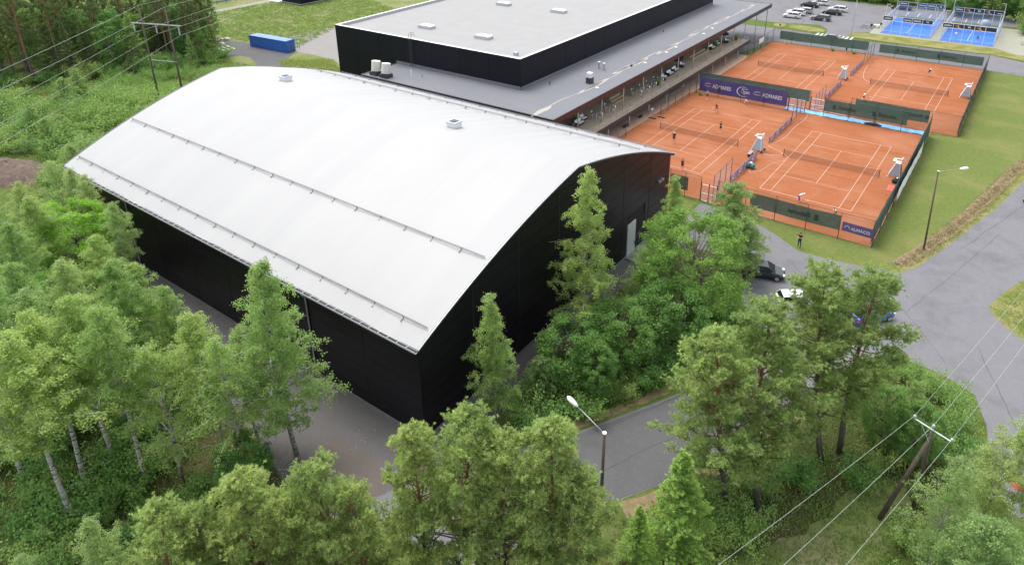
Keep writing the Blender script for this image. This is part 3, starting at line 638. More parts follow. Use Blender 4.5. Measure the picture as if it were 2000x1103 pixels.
# cat ladder up to the block roof
ld = MB()
for s in (-.28, .28): ld.tube([(-58.4 + s, BY0 - .25, LZ + .1), (-58.4 + s, BY0 - .25, BT + .9), (-58.4 + s * .8, BY0 + .3, BT + 1.0), (-58.4 + s, BY0 + .6, BT + .3)], .03, 6)
ldo = KB(ld, 'ladder', 'steel_dark')
for k in range(15): KB(MB().tube([(-58.68, BY0 - .25, LZ + .35 + k * .33), (-58.12, BY0 - .25, LZ + .35 + k * .33)], .022, 5), 'rung', 'steel_dark', ldo)
# east facade behind the terrace
FX = -30.6; DK = 2.5
KB(MB().bx(FX - .3, FX - .08, -10.0, 60, 0, LZ - .26), 'facade', 'black_panel_club'); KB(MB().bx(-36.0, FX - .31, -10.0, -9.7, 0, LZ - .26), 'facade', 'black_panel_club')
KB(MB().bx(-62.0, -36.1, -10.0, -9.7, 0, LZ - .26), 'facade', 'black_panel_club'); KB(MB().bx(-62.0, -61.7, -9.69, -2.5, 0, LZ - .26), 'facade', 'black_panel_club'); KB(MB().bx(-36, FX - .31, 59.7, 60, 0, LZ - .26), 'facade', 'fascia_dark')
yy = -4.0; i = 0
while yy < 57:
    kind = (i * 7) % 5
    wdt = (2.2, 1.4, 3.0, 1.4, 2.4)[kind]
    if kind != 3:
        wn_ = KB(MB().bx(FX - .078, FX - .03, yy, yy + wdt, DK + (.05 if kind in (1, 4) else .75), DK + 2.9), 'window', 'window_glass')
        fr = MB(); z0 = DK + (.05 if kind in (1, 4) else .75)
        for (a, b) in ((yy, yy + .08), (yy + wdt - .08, yy + wdt)): fr.bx(FX - .029, FX + .02, a, b, z0, DK + 2.9)
        fr.bx(FX - .029, FX + .018, yy + .081, yy + wdt - .081, DK + 2.82, DK + 2.9); fr.bx(FX - .029, FX + .018, yy + .081, yy + wdt - .081, z0, z0 + .08); fr.bx(FX - .029, FX + .016, yy + wdt / 2 - .035, yy + wdt / 2 + .035, z0 + .081, DK + 2.819)
        KB(fr, 'frame', 'white_metal', wn_)
    yy += wdt + .35; i += 1
# terrace deck, posts, railing
KB(MB().bx(FX - .07, -23.92, -4.6, 63.0, DK - .12, DK), 'terrace_deck', 'deck_wood'); KB(MB().bx(-23.91, -23.78, -4.6, 63.0, DK - .55, DK + .03), 'deck_edge', 'deck_edge'); KB(MB().bx(FX - .07, -24.6, -4.6, 62.8, DK - .5, DK - .125), 'deck_beam', 'deck_edge')
for k in range(12):
    y = -3.4 + k * 6.72
    if y < 61: KB(MB().tube([(-24.1, y, 0), (-24.1, y, DK - .56)], .085, 8), 'column', 'column_grey', None, True)
    KB(MB().tube([(-25.35, y, (DK + .003) if y < 62 else 0), (-25.35, y, LZ - .26)], .085, 8), 'column', 'column_grey', None, True)
KB(MB().tube([(-25.35, 77.6, 0), (-25.35, 77.6, LZ - .26)], .085, 8), 'column', 'wood_grey', None, True)
y = -4.5; 
while y < 62.9:
    KB(MB().bx(-24.03, -23.99, y - .02, y + .02, DK + .002, DK + 1.02), 'rail_post', 'galv'); y += 1.68
KB(MB().bx(-24.04, -23.98, -4.6, 63, DK + 1.021, DK + 1.06), 'handrail', 'galv'); KB(MB().bx(-24.014, -24.006, -4.6, 63, DK + .1, DK + 1.0), 'rail_panel', 'rail_glass')
stp = KB(MB().bx(-30.2, -28.3, 11.6, 15.6, DK + .001, DK + .38), 'platform', 'step_wood'); KB(MB().bx(-28.299, -27.6, 11.6, 15.6, DK + .001, DK + .19), 'step', 'step_wood', stp); KB(MB().bx(-30.1, -28.8, 12.0, 15.4, DK + .382, DK + .72), 'step', 'step_wood', stp)
stp = KB(MB().bx(-29.6, -27.6, 42, 50, DK + .001, DK + .3), 'platform', 'step_wood'); KB(MB().bx(-29.6, -28.3, 42.3, 49.7, DK + .302, DK + .55), 'step', 'step_wood', stp)
# ------------------------------------------------------------------ fences, screens, banners
def fence(label, a, b, h, step=3.75, mesh='wire_mesh', rail=True, group=None, skip=()):
    (x0, y0), (x1, y1) = a, b; L = math.hypot(x1 - x0, y1 - y0); rz = math.atan2(y1 - y0, x1 - x0)
    t = thing('court_fence', label, 'fence', (x0, y0, 0), rz, group); n = max(1, round(L / step)); d = L / n
    post = MB().tube([(0, 0, 0), (0, 0, h + .05)], .04, 6).data('post', 'fence_green', True)
    pan = MB().bx(.045, d - .045, -.004, .004, .06, h - .03).data('mesh_panel', mesh)
    for i in range(n + 1):
        if i not in skip: obj('post', post, t, (i * d, 0, 0))
        if i < n: obj('mesh_panel', pan, t, (i * d, 0, 0))
    if rail: MB().tube([(0, 0, h), (L, 0, h)], .025, 5).build('top_rail', 'fence_green', t); MB().tube([(0, 0, .08), (L, 0, .08)], .018, 5).build('bottom_rail', 'fence_green', t)
    return t
FH = 3.25
fence('green mesh fence on the near side of the front clay courts, left of the gate', (-9.0, -7.6), (-4.9, -7.6), FH, 2.1)
fence('green mesh fence on the near side of the front clay courts, right of the gate', (-2.8, -7.6), (14.8, -7.6), FH, 3.6)
fence('dark green fence along the lawn side of the front clay courts', (14.8, -7.6), (14.6, 31.0), FH)
fence('green mesh fence behind the purple banner', (-21.9, 31.1), (-6.0, 31.1), FH)
fence('green mesh fence between the blue tarpaulin and the front right court', (-.4, 31.1), (14.6, 31.1), FH)
fence('green mesh fence on the near side of the rear left court', (-22.3, 33.4), (-3.2, 33.4), FH)
fence('green mesh fence on the near side of the rear right court', (3.0, 33.4), (18.15, 33.4), FH)
fence('dark green fence along the lawn side of the rear clay courts', (18.15, 33.4), (18.15, 74.15), FH)
fence('tall green mesh fence at the road end of the rear left court', (-22.4, 74.25), (-1.8, 74.25), 3.0, 4.1)
fence('tall green mesh fence at the road end of the rear right court', (-1.8, 74.3), (18.15, 74.3), 3.0, 4.0)
fence('fence with a white notice beside the clubhouse posts', (-22.4, 58), (-22.4, 74.2), 2.9, 4.0)
fence('tall green fence beside the purple banner under the terrace edge', (-22.3, 17.5), (-22.0, 31.0), 2.6, 2.7)
fence('dark green screen between terrace and front left court, low', (-22.6, 1.0), (-22.5, 6.0), 1.1, 2.5)
fence('tall mesh fence between the front courts beside the gate', (-3.4, -7.4), (-3.5, -1.2), 3.7, 2.1, 'wire_mesh_grey')
fence('tall mesh fence between the front courts at the blue tarpaulin', (-3.9, 26.3), (-3.9, 31.0), 2.6, 2.3, 'wire_mesh_grey')
fence('tall mesh fence between the rear courts at the small gate', (-2.4, 33.5), (-2.4, 39.6), 2.8, 2.0, 'wire_mesh_grey')
fence('tall mesh fence between the rear courts at the road', (-1.9, 66.5), (-1.8, 74.2), 2.9, 2.5, 'wire_mesh_grey')
sg = MB().bx(-.02, .02, -1.5, 1.5, 0, 1.0).build('notice_board', 'banner_white', None, (-22.32, 66, 1.5)); tag(sg, 'blank white notice board hung on the fence beside the clubhouse posts', 'sign')
def panel(name, label, cat, x0, x1, z0, z1, plane, mat, axis='y', group=None, wave=.05):
    """hung cloth: a gently waving sheet with thickness"""
    n = 24; vs = []; L = x1 - x0; k = 5
    for j in range(k):
        z = z0 + (z1 - z0) * j / (k - 1)
        for i in range(n + 1):
            u = x0 + L * i / n; w_ = wave * math.sin(u * 1.7 + z) * (1 - abs(2 * j / (k - 1) - 1) * .6); zz = z + (.03 * math.sin(u * .8 + plane) if j in (0, k - 1) else 0)
            vs.append((u, w_, zz))
    fs = [(j * (n + 1) + i, j * (n + 1) + i + 1, (j + 1) * (n + 1) + i + 1, (j + 1) * (n + 1) + i) for j in range(k - 1) for i in range(n)]
    m = MB().add([(x - (x0 + x1) / 2, y, z - z0) for x, y, z in vs], fs); nn = len(m.v)
    m.add([(x, y + .012, z) for x, y, z in m.v], [f[::-1] for f in m.f])
    t = thing(name, label, cat, ((x0 + x1) / 2, plane, z0) if axis == 'y' else (plane, (x0 + x1) / 2, z0), 0 if axis == 'y' else math.pi / 2, group)
    m.build('cloth', mat, t, None, True)
    return t
def logo_ball(t, x, z, s, mat, y):
    mb = MB(); n = 14
    for (r0, r1, a0, a1) in ((.0, 1.0, .15, 3.0), (.0, 1.0, 3.3, 6.1)):
        vs = [(x, y, z)] + [(x + s * .45 * r1 * math.cos(a), y, z + s * .55 * math.sin(a) - s * .1 * (math.sin(a) < 0)) for a in np.linspace(a0, a1, n)]
        mb.add(vs, [(0, i + 1, i + 2) for i in range(n - 1)])
    mb.build('emblem', mat, t)
# windscreens
def screen(label, x0, x1, z0, z1, y, words=(), mirror=False, mat='windscreen'):
    t = panel('windscreen', label, 'windscreen', x0, x1, z0, z1, y, mat)
    c = (x0 + x1) / 2
    for wx in words:
        text_on('Babolat', .78, 'print_green', t, (wx + .35 - c if not mirror else wx - .35 - c, -.075, (z1 - z0) * .5), math.pi / 2, 0, 2.5, .012, mirror)
        logo_ball(t, wx - 1.55 - c if not mirror else wx + 1.55 - c, (z1 - z0) * .5, .62, 'print_green', -.075)
    return t
screen('green windscreen with mirrored lettering on the nearest court fence', 1.2, 11.3, .95, 2.75, -7.46, (7.2,), True)
screen('small green windscreen beside the hall corner', -9.0, -6.65, .8, 2.65, -7.46)
screen('green windscreen with two wordmarks above the blue tarpaulin', -.5, 11.5, 1.0, 2.95, 31.24, (2.6, 8.4))
screen('green windscreen on the near side of the rear right court', 3.6, 14.0, 1.25, 3.15, 33.54, (12.2,), True)
screen('long green windscreen behind the purple banner', -22.2, -3.4, 1.3, 3.2, 33.54)
screen('long green windscreen by the zebra crossing', -21.0, -2.9, .7, 2.55, 74.39, (), False)
screen('green windscreen with two wordmarks below the padel courts', -.8, 17.4, .7, 2.4, 74.44, (4.2, 11.4))
t = panel('windscreen', 'dark green windscreen lining the lawn side of the front right court', 'windscreen', -7.4, 31, .15, 2.9, 14.6, 'screen_dark', 'x')
t = panel('windscreen', 'dark green windscreen lining the lawn side of the rear right court', 'windscreen', 33.5, 74.0, .15, 2.2, 18.05, 'screen_dark', 'x')
# purple sponsor banner
bn = panel('sponsor_banner', 'long purple sponsor banner at the back of the front left court', 'banner', -21.5, -6.3, .55, 3.0, 31.24, 'banner_purple', 'y', None, .03)
def swoosh(t, x, z, s, y):
    mb = MB(); n = 12
    def arc(cx, cz, r0x, r0z, th, a0, a1):
        o = len(mb.v); vs = []
        for i in range(n):
            a = a0 + (a1 - a0) * i / (n - 1); e = th * (.25 + .75 * math.sin(math.pi * i / (n - 1)))
            vs += [(cx + r0x * math.cos(a), y, cz + r0z * math.sin(a)), (cx + (r0x - e) * math.cos(a), y, cz + (r0z - e) * math.sin(a))]
        mb.add(vs, [(2 * i, 2 * i + 1, 2 * i + 3, 2 * i + 2) for i in range(n - 1)])
    arc(x, z + .12 * s, .62 * s, .30 * s, .11 * s, .5, math.pi + .2); arc(x - .02 * s, z - .04 * s, .68 * s, .20 * s, .10 * s, math.pi * .9, 2 * math.pi - .2)
    mb.build('emblem', 'print_white', t)
cx = -13.9
for (lx, w_) in ((-17.45, 3.3), (-8.75, 3.3)):
    text_on('ADMARES', .95, 'print_white', bn, (lx - cx, -.06, 1.22), math.pi / 2, 0, w_, .016)
    swoosh(bn, lx - w_ / 2 - .80 - cx, 1.27, .95, -.065)
text_on('Open', 1.0, 'print_white', bn, (-13.32 - cx, -.06, 1.2), math.pi / 2, 0, 1.5, .012)
text_on('summer', .3, 'print_white', bn, (-13.4 - cx, -.06, 1.72), math.pi / 2, 0, 1.1, .006)
mb = MB(); n = 26; vs = []
for i in range(n):
    a = math.pi * .30 + (math.pi * 1.45) * i / (n - 1); e = .16 * math.sin(math.pi * i / (n - 1)) + .02; vs += [(1.1 * math.cos(a), 0, .88 * math.sin(a)), ((1.1 - e) * math.cos(a), 0, (.88 - e) * math.sin(a))]
mb.add([(x - 13.7 - cx, -.065, z + 1.2) for x, y, z in vs], [(2 * i, 2 * i + 1, 2 * i + 3, 2 * i + 2) for i in range(n - 1)]); mb.build('emblem', 'print_white', bn)
al = panel('sponsor_banner', 'small violet sponsor banner at the near right corner of the courts', 'banner', 11.5, 14.75, 1.05, 2.15, -7.48, 'banner_violet', 'y', None, .02)
text_on('ALMACO', .5, 'print_white', al, (.28, -.05, .5), math.pi / 2, 0, 1.95, .012)
mb = MB(); vs = []; n = 14
for i in range(n):
    a = math.pi * (1.05 - 1.15 * i / (n - 1)); vs += [(-1.1 + .27 * math.cos(a), -.052, .52 + .27 * math.sin(a)), (-1.1 + .19 * math.cos(a), -.052, .52 + .19 * math.sin(a))]
mb.add(vs, [(2 * i, 2 * i + 1, 2 * i + 3, 2 * i + 2) for i in range(n - 1)]); mb.build('emblem', 'print_white', al)
wb2 = panel('sponsor_banner', 'long white banner hung on the lawn side of the court fence', 'banner', 4.2, 22.0, .75, 2.45, 15.02, 'banner_white', 'x', None, .05)
for k in range(4):
    mb = MB(); mb.tube([(-6.5 + k * 4.2, -.16, .8), (-6.5 + k * 4.2, -.15, .8)], .2, 10); mb.build('emblem', 'banner_navy', wb2)
# low purple divider banners between the courts
def divider(label, y0, y1, x, h=.95, mark=2):
    t = thing('court_divider', label, 'divider', (x, y0, 0)); L = y1 - y0; n = max(2, round(L / 2.4)); d = L / n
    for i in range(n + 1): MB().tube([(0, i * d, 0), (0, i * d, h + .05)], .035, 6).build('post', 'fence_green', t)
    MB().tube([(0, 0, h), (0, L, h)], .02, 5).build('top_rail', 'galv', t)
    for i in range(n): MB().bx(-.008, .008, i * d + .04, (i + 1) * d - .04, .05, h - .03).build('cloth_panel', 'screen_purple_net', t)
    for i in range(n):
        logo_ = MB(); z = h * .5; yy = (i + .5) * d; vs = [(-.014, yy + .5 * math.cos(a) * rr, z + .26 * math.sin(a) * rr) for a in np.linspace(.6, 5.2, 12) for rr in (1, .7)]
        logo_.add(vs, [(2 * q, 2 * q + 1, 2 * q + 3, 2 * q + 2) for q in range(11)]); vs2 = [(.014, y, z) for _, y, z in vs]; logo_.add(vs2, [(2 * q + 2, 2 * q + 3, 2 * q + 1, 2 * q) for q in range(11)])
        logo_.build('emblem', 'cushion', t)
    return t
divider('low purple banner fence between the front courts, far half', 15.4, 26.0, -3.9); divider('low purple banner fence between the front courts, near half', -1.0, 9.0, -3.6, 1.15)
divider('low purple banner fence between the rear courts, far half', 56.5, 66.2, -2.1); divider('low purple banner fence between the rear courts, near half', 39.8, 50.2, -2.3)
# gates
def gate(label, x, y, w_, h, rz=0):
    t = thing('court_gate', label, 'gate', (x, y, 0), rz)
    for i in range(3): MB().tube([(i * w_ / 2, 0, 0), (i * w_ / 2, 0, h + .3)], .05, 6).build('post', 'fence_green', t)
    for z in (.12, h * .5, h): 
        for i in range(2): MB().tube([(i * w_ / 2 + .06, 0, z), ((i + 1) * w_ / 2 - .06, 0, z)], .024, 6).build('rail', 'white_metal', t)
    for i in range(2): MB().tube([(i * w_ / 2 + .06, .0, .15), ((i + 1) * w_ / 2 - .06, 0, h * .5 - .05)], .02, 5).build('brace', 'white_metal', t); MB().bx(i * w_ / 2 + .06, (i + 1) * w_ / 2 - .06, -.004, .004, .1, h).build('mesh_panel', 'wire_mesh_grey', t)
    return t
gate('double mesh gate with white rails at the near corner of the clay courts', -4.85, -7.6, 2.0, 2.3)
gate('mesh gate with white rails at the right end of the purple banner', -5.9, 31.0, 2.6, 2.2); gate('mesh gate with white rails between the green windscreens of the rear courts', -3.1, 33.45, 5.8, 2.0)
# blue tarpaulin lying between the two courts
nx_, ny_ = 60, 7; vs = [(x, 31.35 + 1.55 * j / (ny_ - 1) + R.uniform(-.05, .05), .03 + abs(R.gauss(0, .05)) + .05 * (j in (2, 4))) for j in range(ny_) for x in np.linspace(-6.6, 14.4, nx_)]
m = MB().add(vs, [(j * nx_ + i, j * nx_ + i + 1, (j + 1) * nx_ + i + 1, (j + 1) * nx_ + i) for j in range(ny_ - 1) for i in range(nx_ - 1)])
tag(m.build('tarpaulin', 'tarp_blue', None, None, True), 'long crumpled blue tarpaulin lying on the strip between front and rear courts', 'tarpaulin')
vs = [(x, 32.9 + .5 * j, .05 + .03 * abs(math.sin(x * 1.3))) for j in range(2) for x in np.linspace(-21.5, -7, 30)]
# dark drag mat folded on the tarp
m = MB(); m.prism([(5.6, 31.2), (8.2, 31.35), (7.2, 32.2), (6.4, 32.0)], .16, .3, 'z'); tag(m.build('drag_mat', 'dark_fabric'), 'dark green drag mat folded on the blue tarpaulin', 'mat')
# nets
def net(k, label):
    ox, oy = COURTS[k]; t = thing('tennis_net', label, 'tennis net', (ox + 5.485, oy + 11.885, 0)); a = 5.485 + .68
    for s in (-a, a): MB().tube([(s, 0, 0), (s, 0, 1.12)], .05, 8).build('net_post', 'steel_dark', t)
    sag = lambda x: .93 + .14 * (abs(x) / a) ** 1.3; xs = np.linspace(-a + .06, a - .06, 25)
    m = MB(); m.add([(x, 0, .04) for x in xs] + [(x, 0, sag(x) - .03) for x in xs], [(i, i + 1, i + 26, i + 25) for i in range(24)]); m.build('netting', 'net_mesh', t)
    m = MB(); vs = [(x, dy, sag(x) + dz) for x in xs for (dy, dz) in ((-.015, -.03), (.015, -.03), (.015, .02), (-.015, .02))]; m.add(vs, [(4 * i + c, 4 * i + (c + 1) % 4, 4 * i + 4 + (c + 1) % 4, 4 * i + 4 + c) for i in range(24) for c in range(4)]); m.build('headband', 'line_white', t)
    MB().bx(-.03, .03, -.012, .012, .02, .9).build('centre_strap', 'line_white', t)
    for s in (-1.0, 1.0): MB().bx(s * (a - 1.25) - .012, s * (a - 1.25) + .012, -.01, .01, .02, 1.0).build('singles_stick', 'line_white', t)
net('C1', 'tennis net across the front left clay court'); net('C3', 'tennis net across the front right clay court'); net('C2', 'tennis net across the rear left clay court'); net('C4', 'tennis net across the rear right clay court')
# umpire chairs
def chair(label, x, y, rz, cov, ring=False):
    t = thing('umpire_chair', label, 'umpire chair', (x, y, .02), rz, 'umpire chairs'); H = 2.0
    # front legs slope, rear legs steep; local +x faces the net
    for s in (-.55, .55):
        MB().tube([(.95, s * 1.25, 0), (.22, s * .75, H)], .045, 6).build('leg', 'white_paint', t); MB().tube([(-.55, s * 1.25, .12), (-.28, s * .75, H)], .045, 6).build('leg', 'white_paint', t)
        MB().tube([(.3, s * 1.02, H + .32), (-.42, s * 1.02, H + .36)], .05, 6).build('arm_rest', 'white_paint', t)
        w_ = MB().tube([(-.62, s * 1.3 - .05, .15), (-.62, s * 1.3 + .05, .15)], .15, 10).build('wheel', 'rubber', t)
    MB().bx(-.35, .3, -.46, .46, H, H + .06).build('seat', 'white_paint', t); MB().bx(-.42, -.36, -.46, .46, H + .061, H + .7).build('backrest', 'white_paint', t); MB().bx(.32, .62, -.5, .5, H + .30, H + .35).build('desk', 'white_paint', t)
    for k in range(5): f = (k + 1) / 6; MB().tube([(.95 - .73 * f, -.69 + .275 * f, H * f), (.95 - .73 * f, .69 - .275 * f, H * f)], .03, 5).build('step', 'white_paint', t)
    m = MB()
    for s in (-1, 1): m.add([(.80, s * .66, .35), (-.50, s * .66, .35), (-.30, s * .43, H), (.20, s * .43, H)], [(0, 1, 2, 3) if s < 0 else (3, 2, 1, 0)])
    m.add([(-.53, -.66, .35), (-.53, .66, .35), (-.32, .43, H), (-.32, -.43, H)], [(0, 1, 2, 3)]); m.build('side_cover', cov, t)
    for s in (-1,):
        if ring:
            mm_ = MB(); n = 18; vs = []
            for i in range(n): 
                a = 2 * math.pi * i / n
                for r_ in (.28, .20): zc = 1.05 + r_ * math.sin(a); vs.append((.05 + r_ * math.cos(a), s * (.66 - .23 * (zc - .35) / 1.65) + s * .012, zc))
            mm_.add(vs, [(2 * i, 2 * i + 1, (2 * i + 3) % (2 * n), (2 * i + 2) % (2 * n)) for i in range(n)]); mm_.build('emblem', 'steel_dark', t)
        else: MB().box((.05, -.60, .75), (.05, .012, .22)).build('emblem', 'steel_dark', t)
    return t
chair('white umpire chair with pale blue side covers between the front courts', -4.2, 11.8, math.pi, 'tarp_blueish'); chair('umpire chair with a dark ring on its grey cover by the white banner', 13.4, 13.4, math.pi, 'tarp_grey', True)
chair('white covered umpire chair between the rear courts', -2.7, 53.6, math.pi, 'tarp_grey'); chair('white covered umpire chair at the lawn fence of the rear right court', 17.0, 54.2, math.pi, 'tarp_grey')
# bench, hose reel, hoses, dark bags, towels
bb = thing('players_bench', 'small wooden bench at the low purple divider beside the umpire chair', 'bench', (-4.6, 9.5, .016)); MB().bx(-.25, .25, -.75, .75, .42, .48).build('seat', 'wood_grey', bb)
for s in (-.6, .6): MB().bx(-.2, .2, s - .04, s + .04, 0, .419).build('leg', 'steel_dark', bb)
hr = thing('hose_reel', 'teal hose reel with two drums beside the low purple divider', 'hose reel', (-3.1, 5.3, .016))
for s in (-.32, .32): MB().tube([(s - .22, 0, .38), (s - .2, 0, .38), (s + .2, 0, .38), (s + .22, 0, .38)], [.1, .38, .38, .1], 16).build('drum', 'teal_plastic', hr, None, True)
MB().tube([(-.6, 0, .38), (.6, 0, .38)], .06, 8).build('axle', 'steel_dark', hr); MB().box((0, .05, .78), (.3, .3, .12)).build('cap', 'white_paint', hr)
def hose(label, pts):
    P_ = []; n = len(pts)
    for i in range(n - 1):
        p0, p1, p2, p3 = pts[max(0, i - 1)], pts[i], pts[i + 1], pts[min(n - 1, i + 2)]
        for t_ in np.linspace(0, 1, 8)[:-1]:
            P_.append(tuple(.5 * ((2 * p1[c]) + (-p0[c] + p2[c]) * t_ + (2 * p0[c] - 5 * p1[c] + 4 * p2[c] - p3[c]) * t_ ** 2 + (-p0[c] + 3 * p1[c] - 3 * p2[c] + p3[c]) * t_ ** 3) for c in (0, 1)) + (.045,))
    P_.append((*pts[-1], .045)); tag(MB().tube(P_, .032, 5).build('garden_hose', 'hose_pale', None, None, True), label, 'hose')
hose('pale hose curling from the teal reel to the front right net post', [(-3.1, 4.6), (-2.5, 3.9), (-1.6, 5.6), (-1.2, 8.2), (-.3, 9.8), (.0, 11.4), (-.7, 12.4)])
hose('pale hose looping beside the umpire chair of the front courts', [(-3.6, 14.4), (-2.6, 13.6), (-1.6, 13.2), (-1.0, 12.4), (-1.8, 11.4), (-3.2, 11.0), (-2.2, 10.8), (-1.0, 11.4), (-.6, 12.6)])
hose('pale hose running along the purple divider to the blue tarpaulin', [(-3.7, 15.2), (-3.0, 16.4), (-2.6, 19.5), (-2.7, 24), (-2.4, 28), (-2.7, 31.2)])
hose('pale hose lying on the rear right court by its divider', [(-.9, 66), (-.6, 61), (.4, 56), (1.8, 54), (1.9, 53)])
m = MB(); m.prism([(13.2, 8.3), (14.2, 8.3), (14.2, 10.2), (13.2, 10.2)], .02, .08, 'z'); tag(m.build('red_mat', 'red_plastic'), 'red mat on the clay at the white banner fence', 'mat')
eq = thing('kit_bag', 'black kit bags heaped by the ringed umpire chair', 'bag', (13.7, 11.2, .016)); MB().tube([(-.4, 0, .25), (-.3, 0, .28), (.35, 0, .28), (.45, 0, .22)], [.12, .28, .28, .1], 10).build('body', 'dark_fabric', eq, None, True); MB().box((.1, .3, .35), (.5, .3, .7), .3).build('rack', 'steel_dark', eq); MB().box((.15, .1, .72), (.2, .2, .12)).build('towel', 'cushion', eq)
for (x, y, l_) in ((-20.9, 30.4, 'green plant pot at the left end of the purple banner'), (-9.4, 72.9, 'clump of weeds at the foot of the fence by the standing ball kid'), (-5.2, 72.8, 'weed clump at the fence right of the standing ball kid')):
    t = thing('weed_pot' if 'pot' in l_ else 'weed_clump', l_, 'plant', (x, y, .016))
    p_ = rng.normal(0, .16, (120, 3)); p_[:, 2] = np.abs(p_[:, 2]) * 1.4 + .1; q = rng.normal(0, .09, (120, 3)); q2 = rng.normal(0, .09, (120, 3)); fastmesh_v = np.stack([p_, p_ + q, p_ + q + q2, p_ + q2], 1).reshape(-1, 3)
    obj('foliage', fastmesh('foliage', fastmesh_v, 4, 'leaf_dark', rng.random(120)), t)
    MB().tube([(0, 0, 0), (0, 0, .18)], [.14, .17], 8).build('pot' if 'pot' in l_ else 'stem', 'rattan', t)
# grooming brooms by the terrace columns
for (x, y, l_) in ((-22.6, 15.2, 'court broom standing nearest the terrace column'), (-21.6, 16.4, 'court broom standing farther onto the clay')):
    t = thing('court_broom', l_, 'broom', (x, y, .016)); MB().tube([(0, 0, .1), (.05, 0, 1.5)], .025, 5).build('handle', 'wood_grey', t); MB().bx(-.6, .6, -.1, .1, 0, .14).build('head', 'steel_dark', t)
for i, y in enumerate((2.5, 9.3, 10.2, 14.6, 18.5, 41, 42.2)):
    t = thing('kit_bag', ('dark sports bag under the front end of the terrace', 'dark sports bag by the second terrace column', 'dark sports bag lying right of another by the second column', 'dark bag at the foot of the column beside the brooms', 'pale bag hanging under the terrace edge', 'dark bag under the far terrace', 'red bag under the far terrace')[i], 'bag', (-24.4, y, .012))
    MB().tube([(0, -.35, .2), (0, -.28, .22), (0, .28, .22), (0, .35, .2)], [.1, .21, .21, .1], 10).build('body', ('dark_fabric', 'dark_fabric', 'grey_fabric', 'dark_fabric', 'cushion', 'dark_fabric', 'cloth_red')[i], t, None, True); MB().tube([(0, -.2, .4), (0, 0, .55), (0, .2, .4)], .02, 5).build('strap', 'steel_dark', t)
# ------------------------------------------------------------------ padel courts
def padel(x0, y0, label, ads, kind):
    t = thing('padel_court', label, 'padel court', (x0, y0, .026)); W, L = 10.0, 19.2
    MB().bx(-.1, W + .1, -.1, L + .1, 0, .06).build('base', 'concrete', t); MB().bx(.05, W - .05, .05, L - .05, .061, .07).build('turf', 'padel_blue', t)
    ln = MB(); 
    for yy in (2.6, L - 2.6): ln.bx(.06, W - .06, yy - .03, yy + .03, .071, .075)
    ln.bx(W / 2 - .03, W / 2 + .03, 2.64, L - 2.64, .071, .0755); ln.build('line', 'print_white', t)
    for yy in (0, L):
        for i in range(6): MB().bx(i * 2 - .045, i * 2 + .045, yy - .05, yy + .05, .061, 4.0 if i in (0, 5) or 1 else 3).build('post', 'white_metal', t)
        for i in range(5):
            MB().bx(i * 2 + .05, i * 2 + 1.95, yy - .008, yy + .008, .08, 3.0).build('glass_pane', 'clear_glass', t)
        for z in (3.03, 3.98): MB().bx(.05, W - .05, yy - .03, yy + .03, z - .03, z + .03).build('rail', 'white_metal', t)
    for xx in (0, W):
        for i in range(1, 10):
            yy = i * L / 10; MB().bx(xx - .04, xx + .04, yy - .04, yy + .04, .061, 3.0).build('post', 'white_metal', t)
        MB().bx(xx - .03, xx + .03, .05, L - .05, 3.0, 3.06).build('rail', 'white_metal', t)
        for (a, b) in ((.06, 3.75), (L - 3.75, L - .06)): MB().bx(xx - .008, xx + .008, a, b, .08, 2.95).build('glass_pane', 'clear_glass', t)
        for i in range(2, 8): MB().bx(xx - .006, xx + .006, i * L / 10 + .05, (i + 1) * L / 10 - .05, .08, 2.95).build('mesh_panel', 'wire_mesh_grey', t)
    for (xx, yy) in ((0, 2), (W, 4), (0, L - 3), (W, L - 3)): lp = MB().tube([(xx, yy, 3.07), (xx, yy, 6.2)], .05, 6).build('lamp_post', 'white_metal', t); MB().box((xx + (.35 if xx == 0 else -.35), yy, 6.24), (.9, .25, .08)).build('floodlight', 'galv', lp)
    m = MB(); m.add([(.1, L / 2, .1), (W - .1, L / 2, .1), (W - .1, L / 2, .9), (.1, L / 2, .9)], [(0, 1, 2, 3)]); m.build('netting', 'net_mesh', t); MB().bx(.1, W - .1, L / 2 - .02, L / 2 + .02, .9, .97).build('headband', 'print_white', t)
    for yy in (-.03, L + .03):
        for i, a in enumerate(ads):
            if a is None: continue
            z0, z1 = (3.08, 3.92)
            b = MB().bx(i * 2 + .06, i * 2 + 1.94, yy - .01, yy + .01, z0, z1).build('advert_panel', kind, t)
            if a == 'figure':
                mm_ = MB(); sx = i * 2 + 1; mm_.tube([(sx + .05, 0, z0 + .12), (sx - .1, 0, z0 + .45), (sx, 0, z0 + .62)], [.12, .14, .08], 6); mm_.tube([(sx - .05, 0, z0 + .5), (sx - .6, 0, z0 + .42)], .07, 5); mm_.tube([(sx, 0, z0 + .2), (sx + .45, 0, z0 + .08)], .08, 5); mm_.tube([(sx + .02, 0, z0 + .66), (sx + .02, 0, z0 + .78)], .07, 6)
                mm_.v = [(x, yy - .03 + y * .08, z) for x, y, z in mm_.v]; mm_.build('print', 'print_orange', b)
            elif a == 'bars':
                mm_ = MB(); rr_ = random.Random(i + int(yy))
                for q in range(9): mm_.bx(i * 2 + .3 + q * .155, i * 2 + .41 + q * .155, yy - .018, yy - .013, z0 + .3, z0 + .3 + rr_.choice((.22, .22, .3)))
                mm_.build('print', 'print_white', b)
            elif a: text_on(a, .5, 'print_white', b, (i * 2 + 1, yy - .016, (z0 + z1) / 2), math.pi / 2, 0, 1.55 if len(a) > 2 else .55, .012)
    return t
padel(-4.4, 95.0, 'blue padel court with glass walls nearer the parked cars', ['bars', None, 'renta', 'bars', 'W'], 'banner_navy')
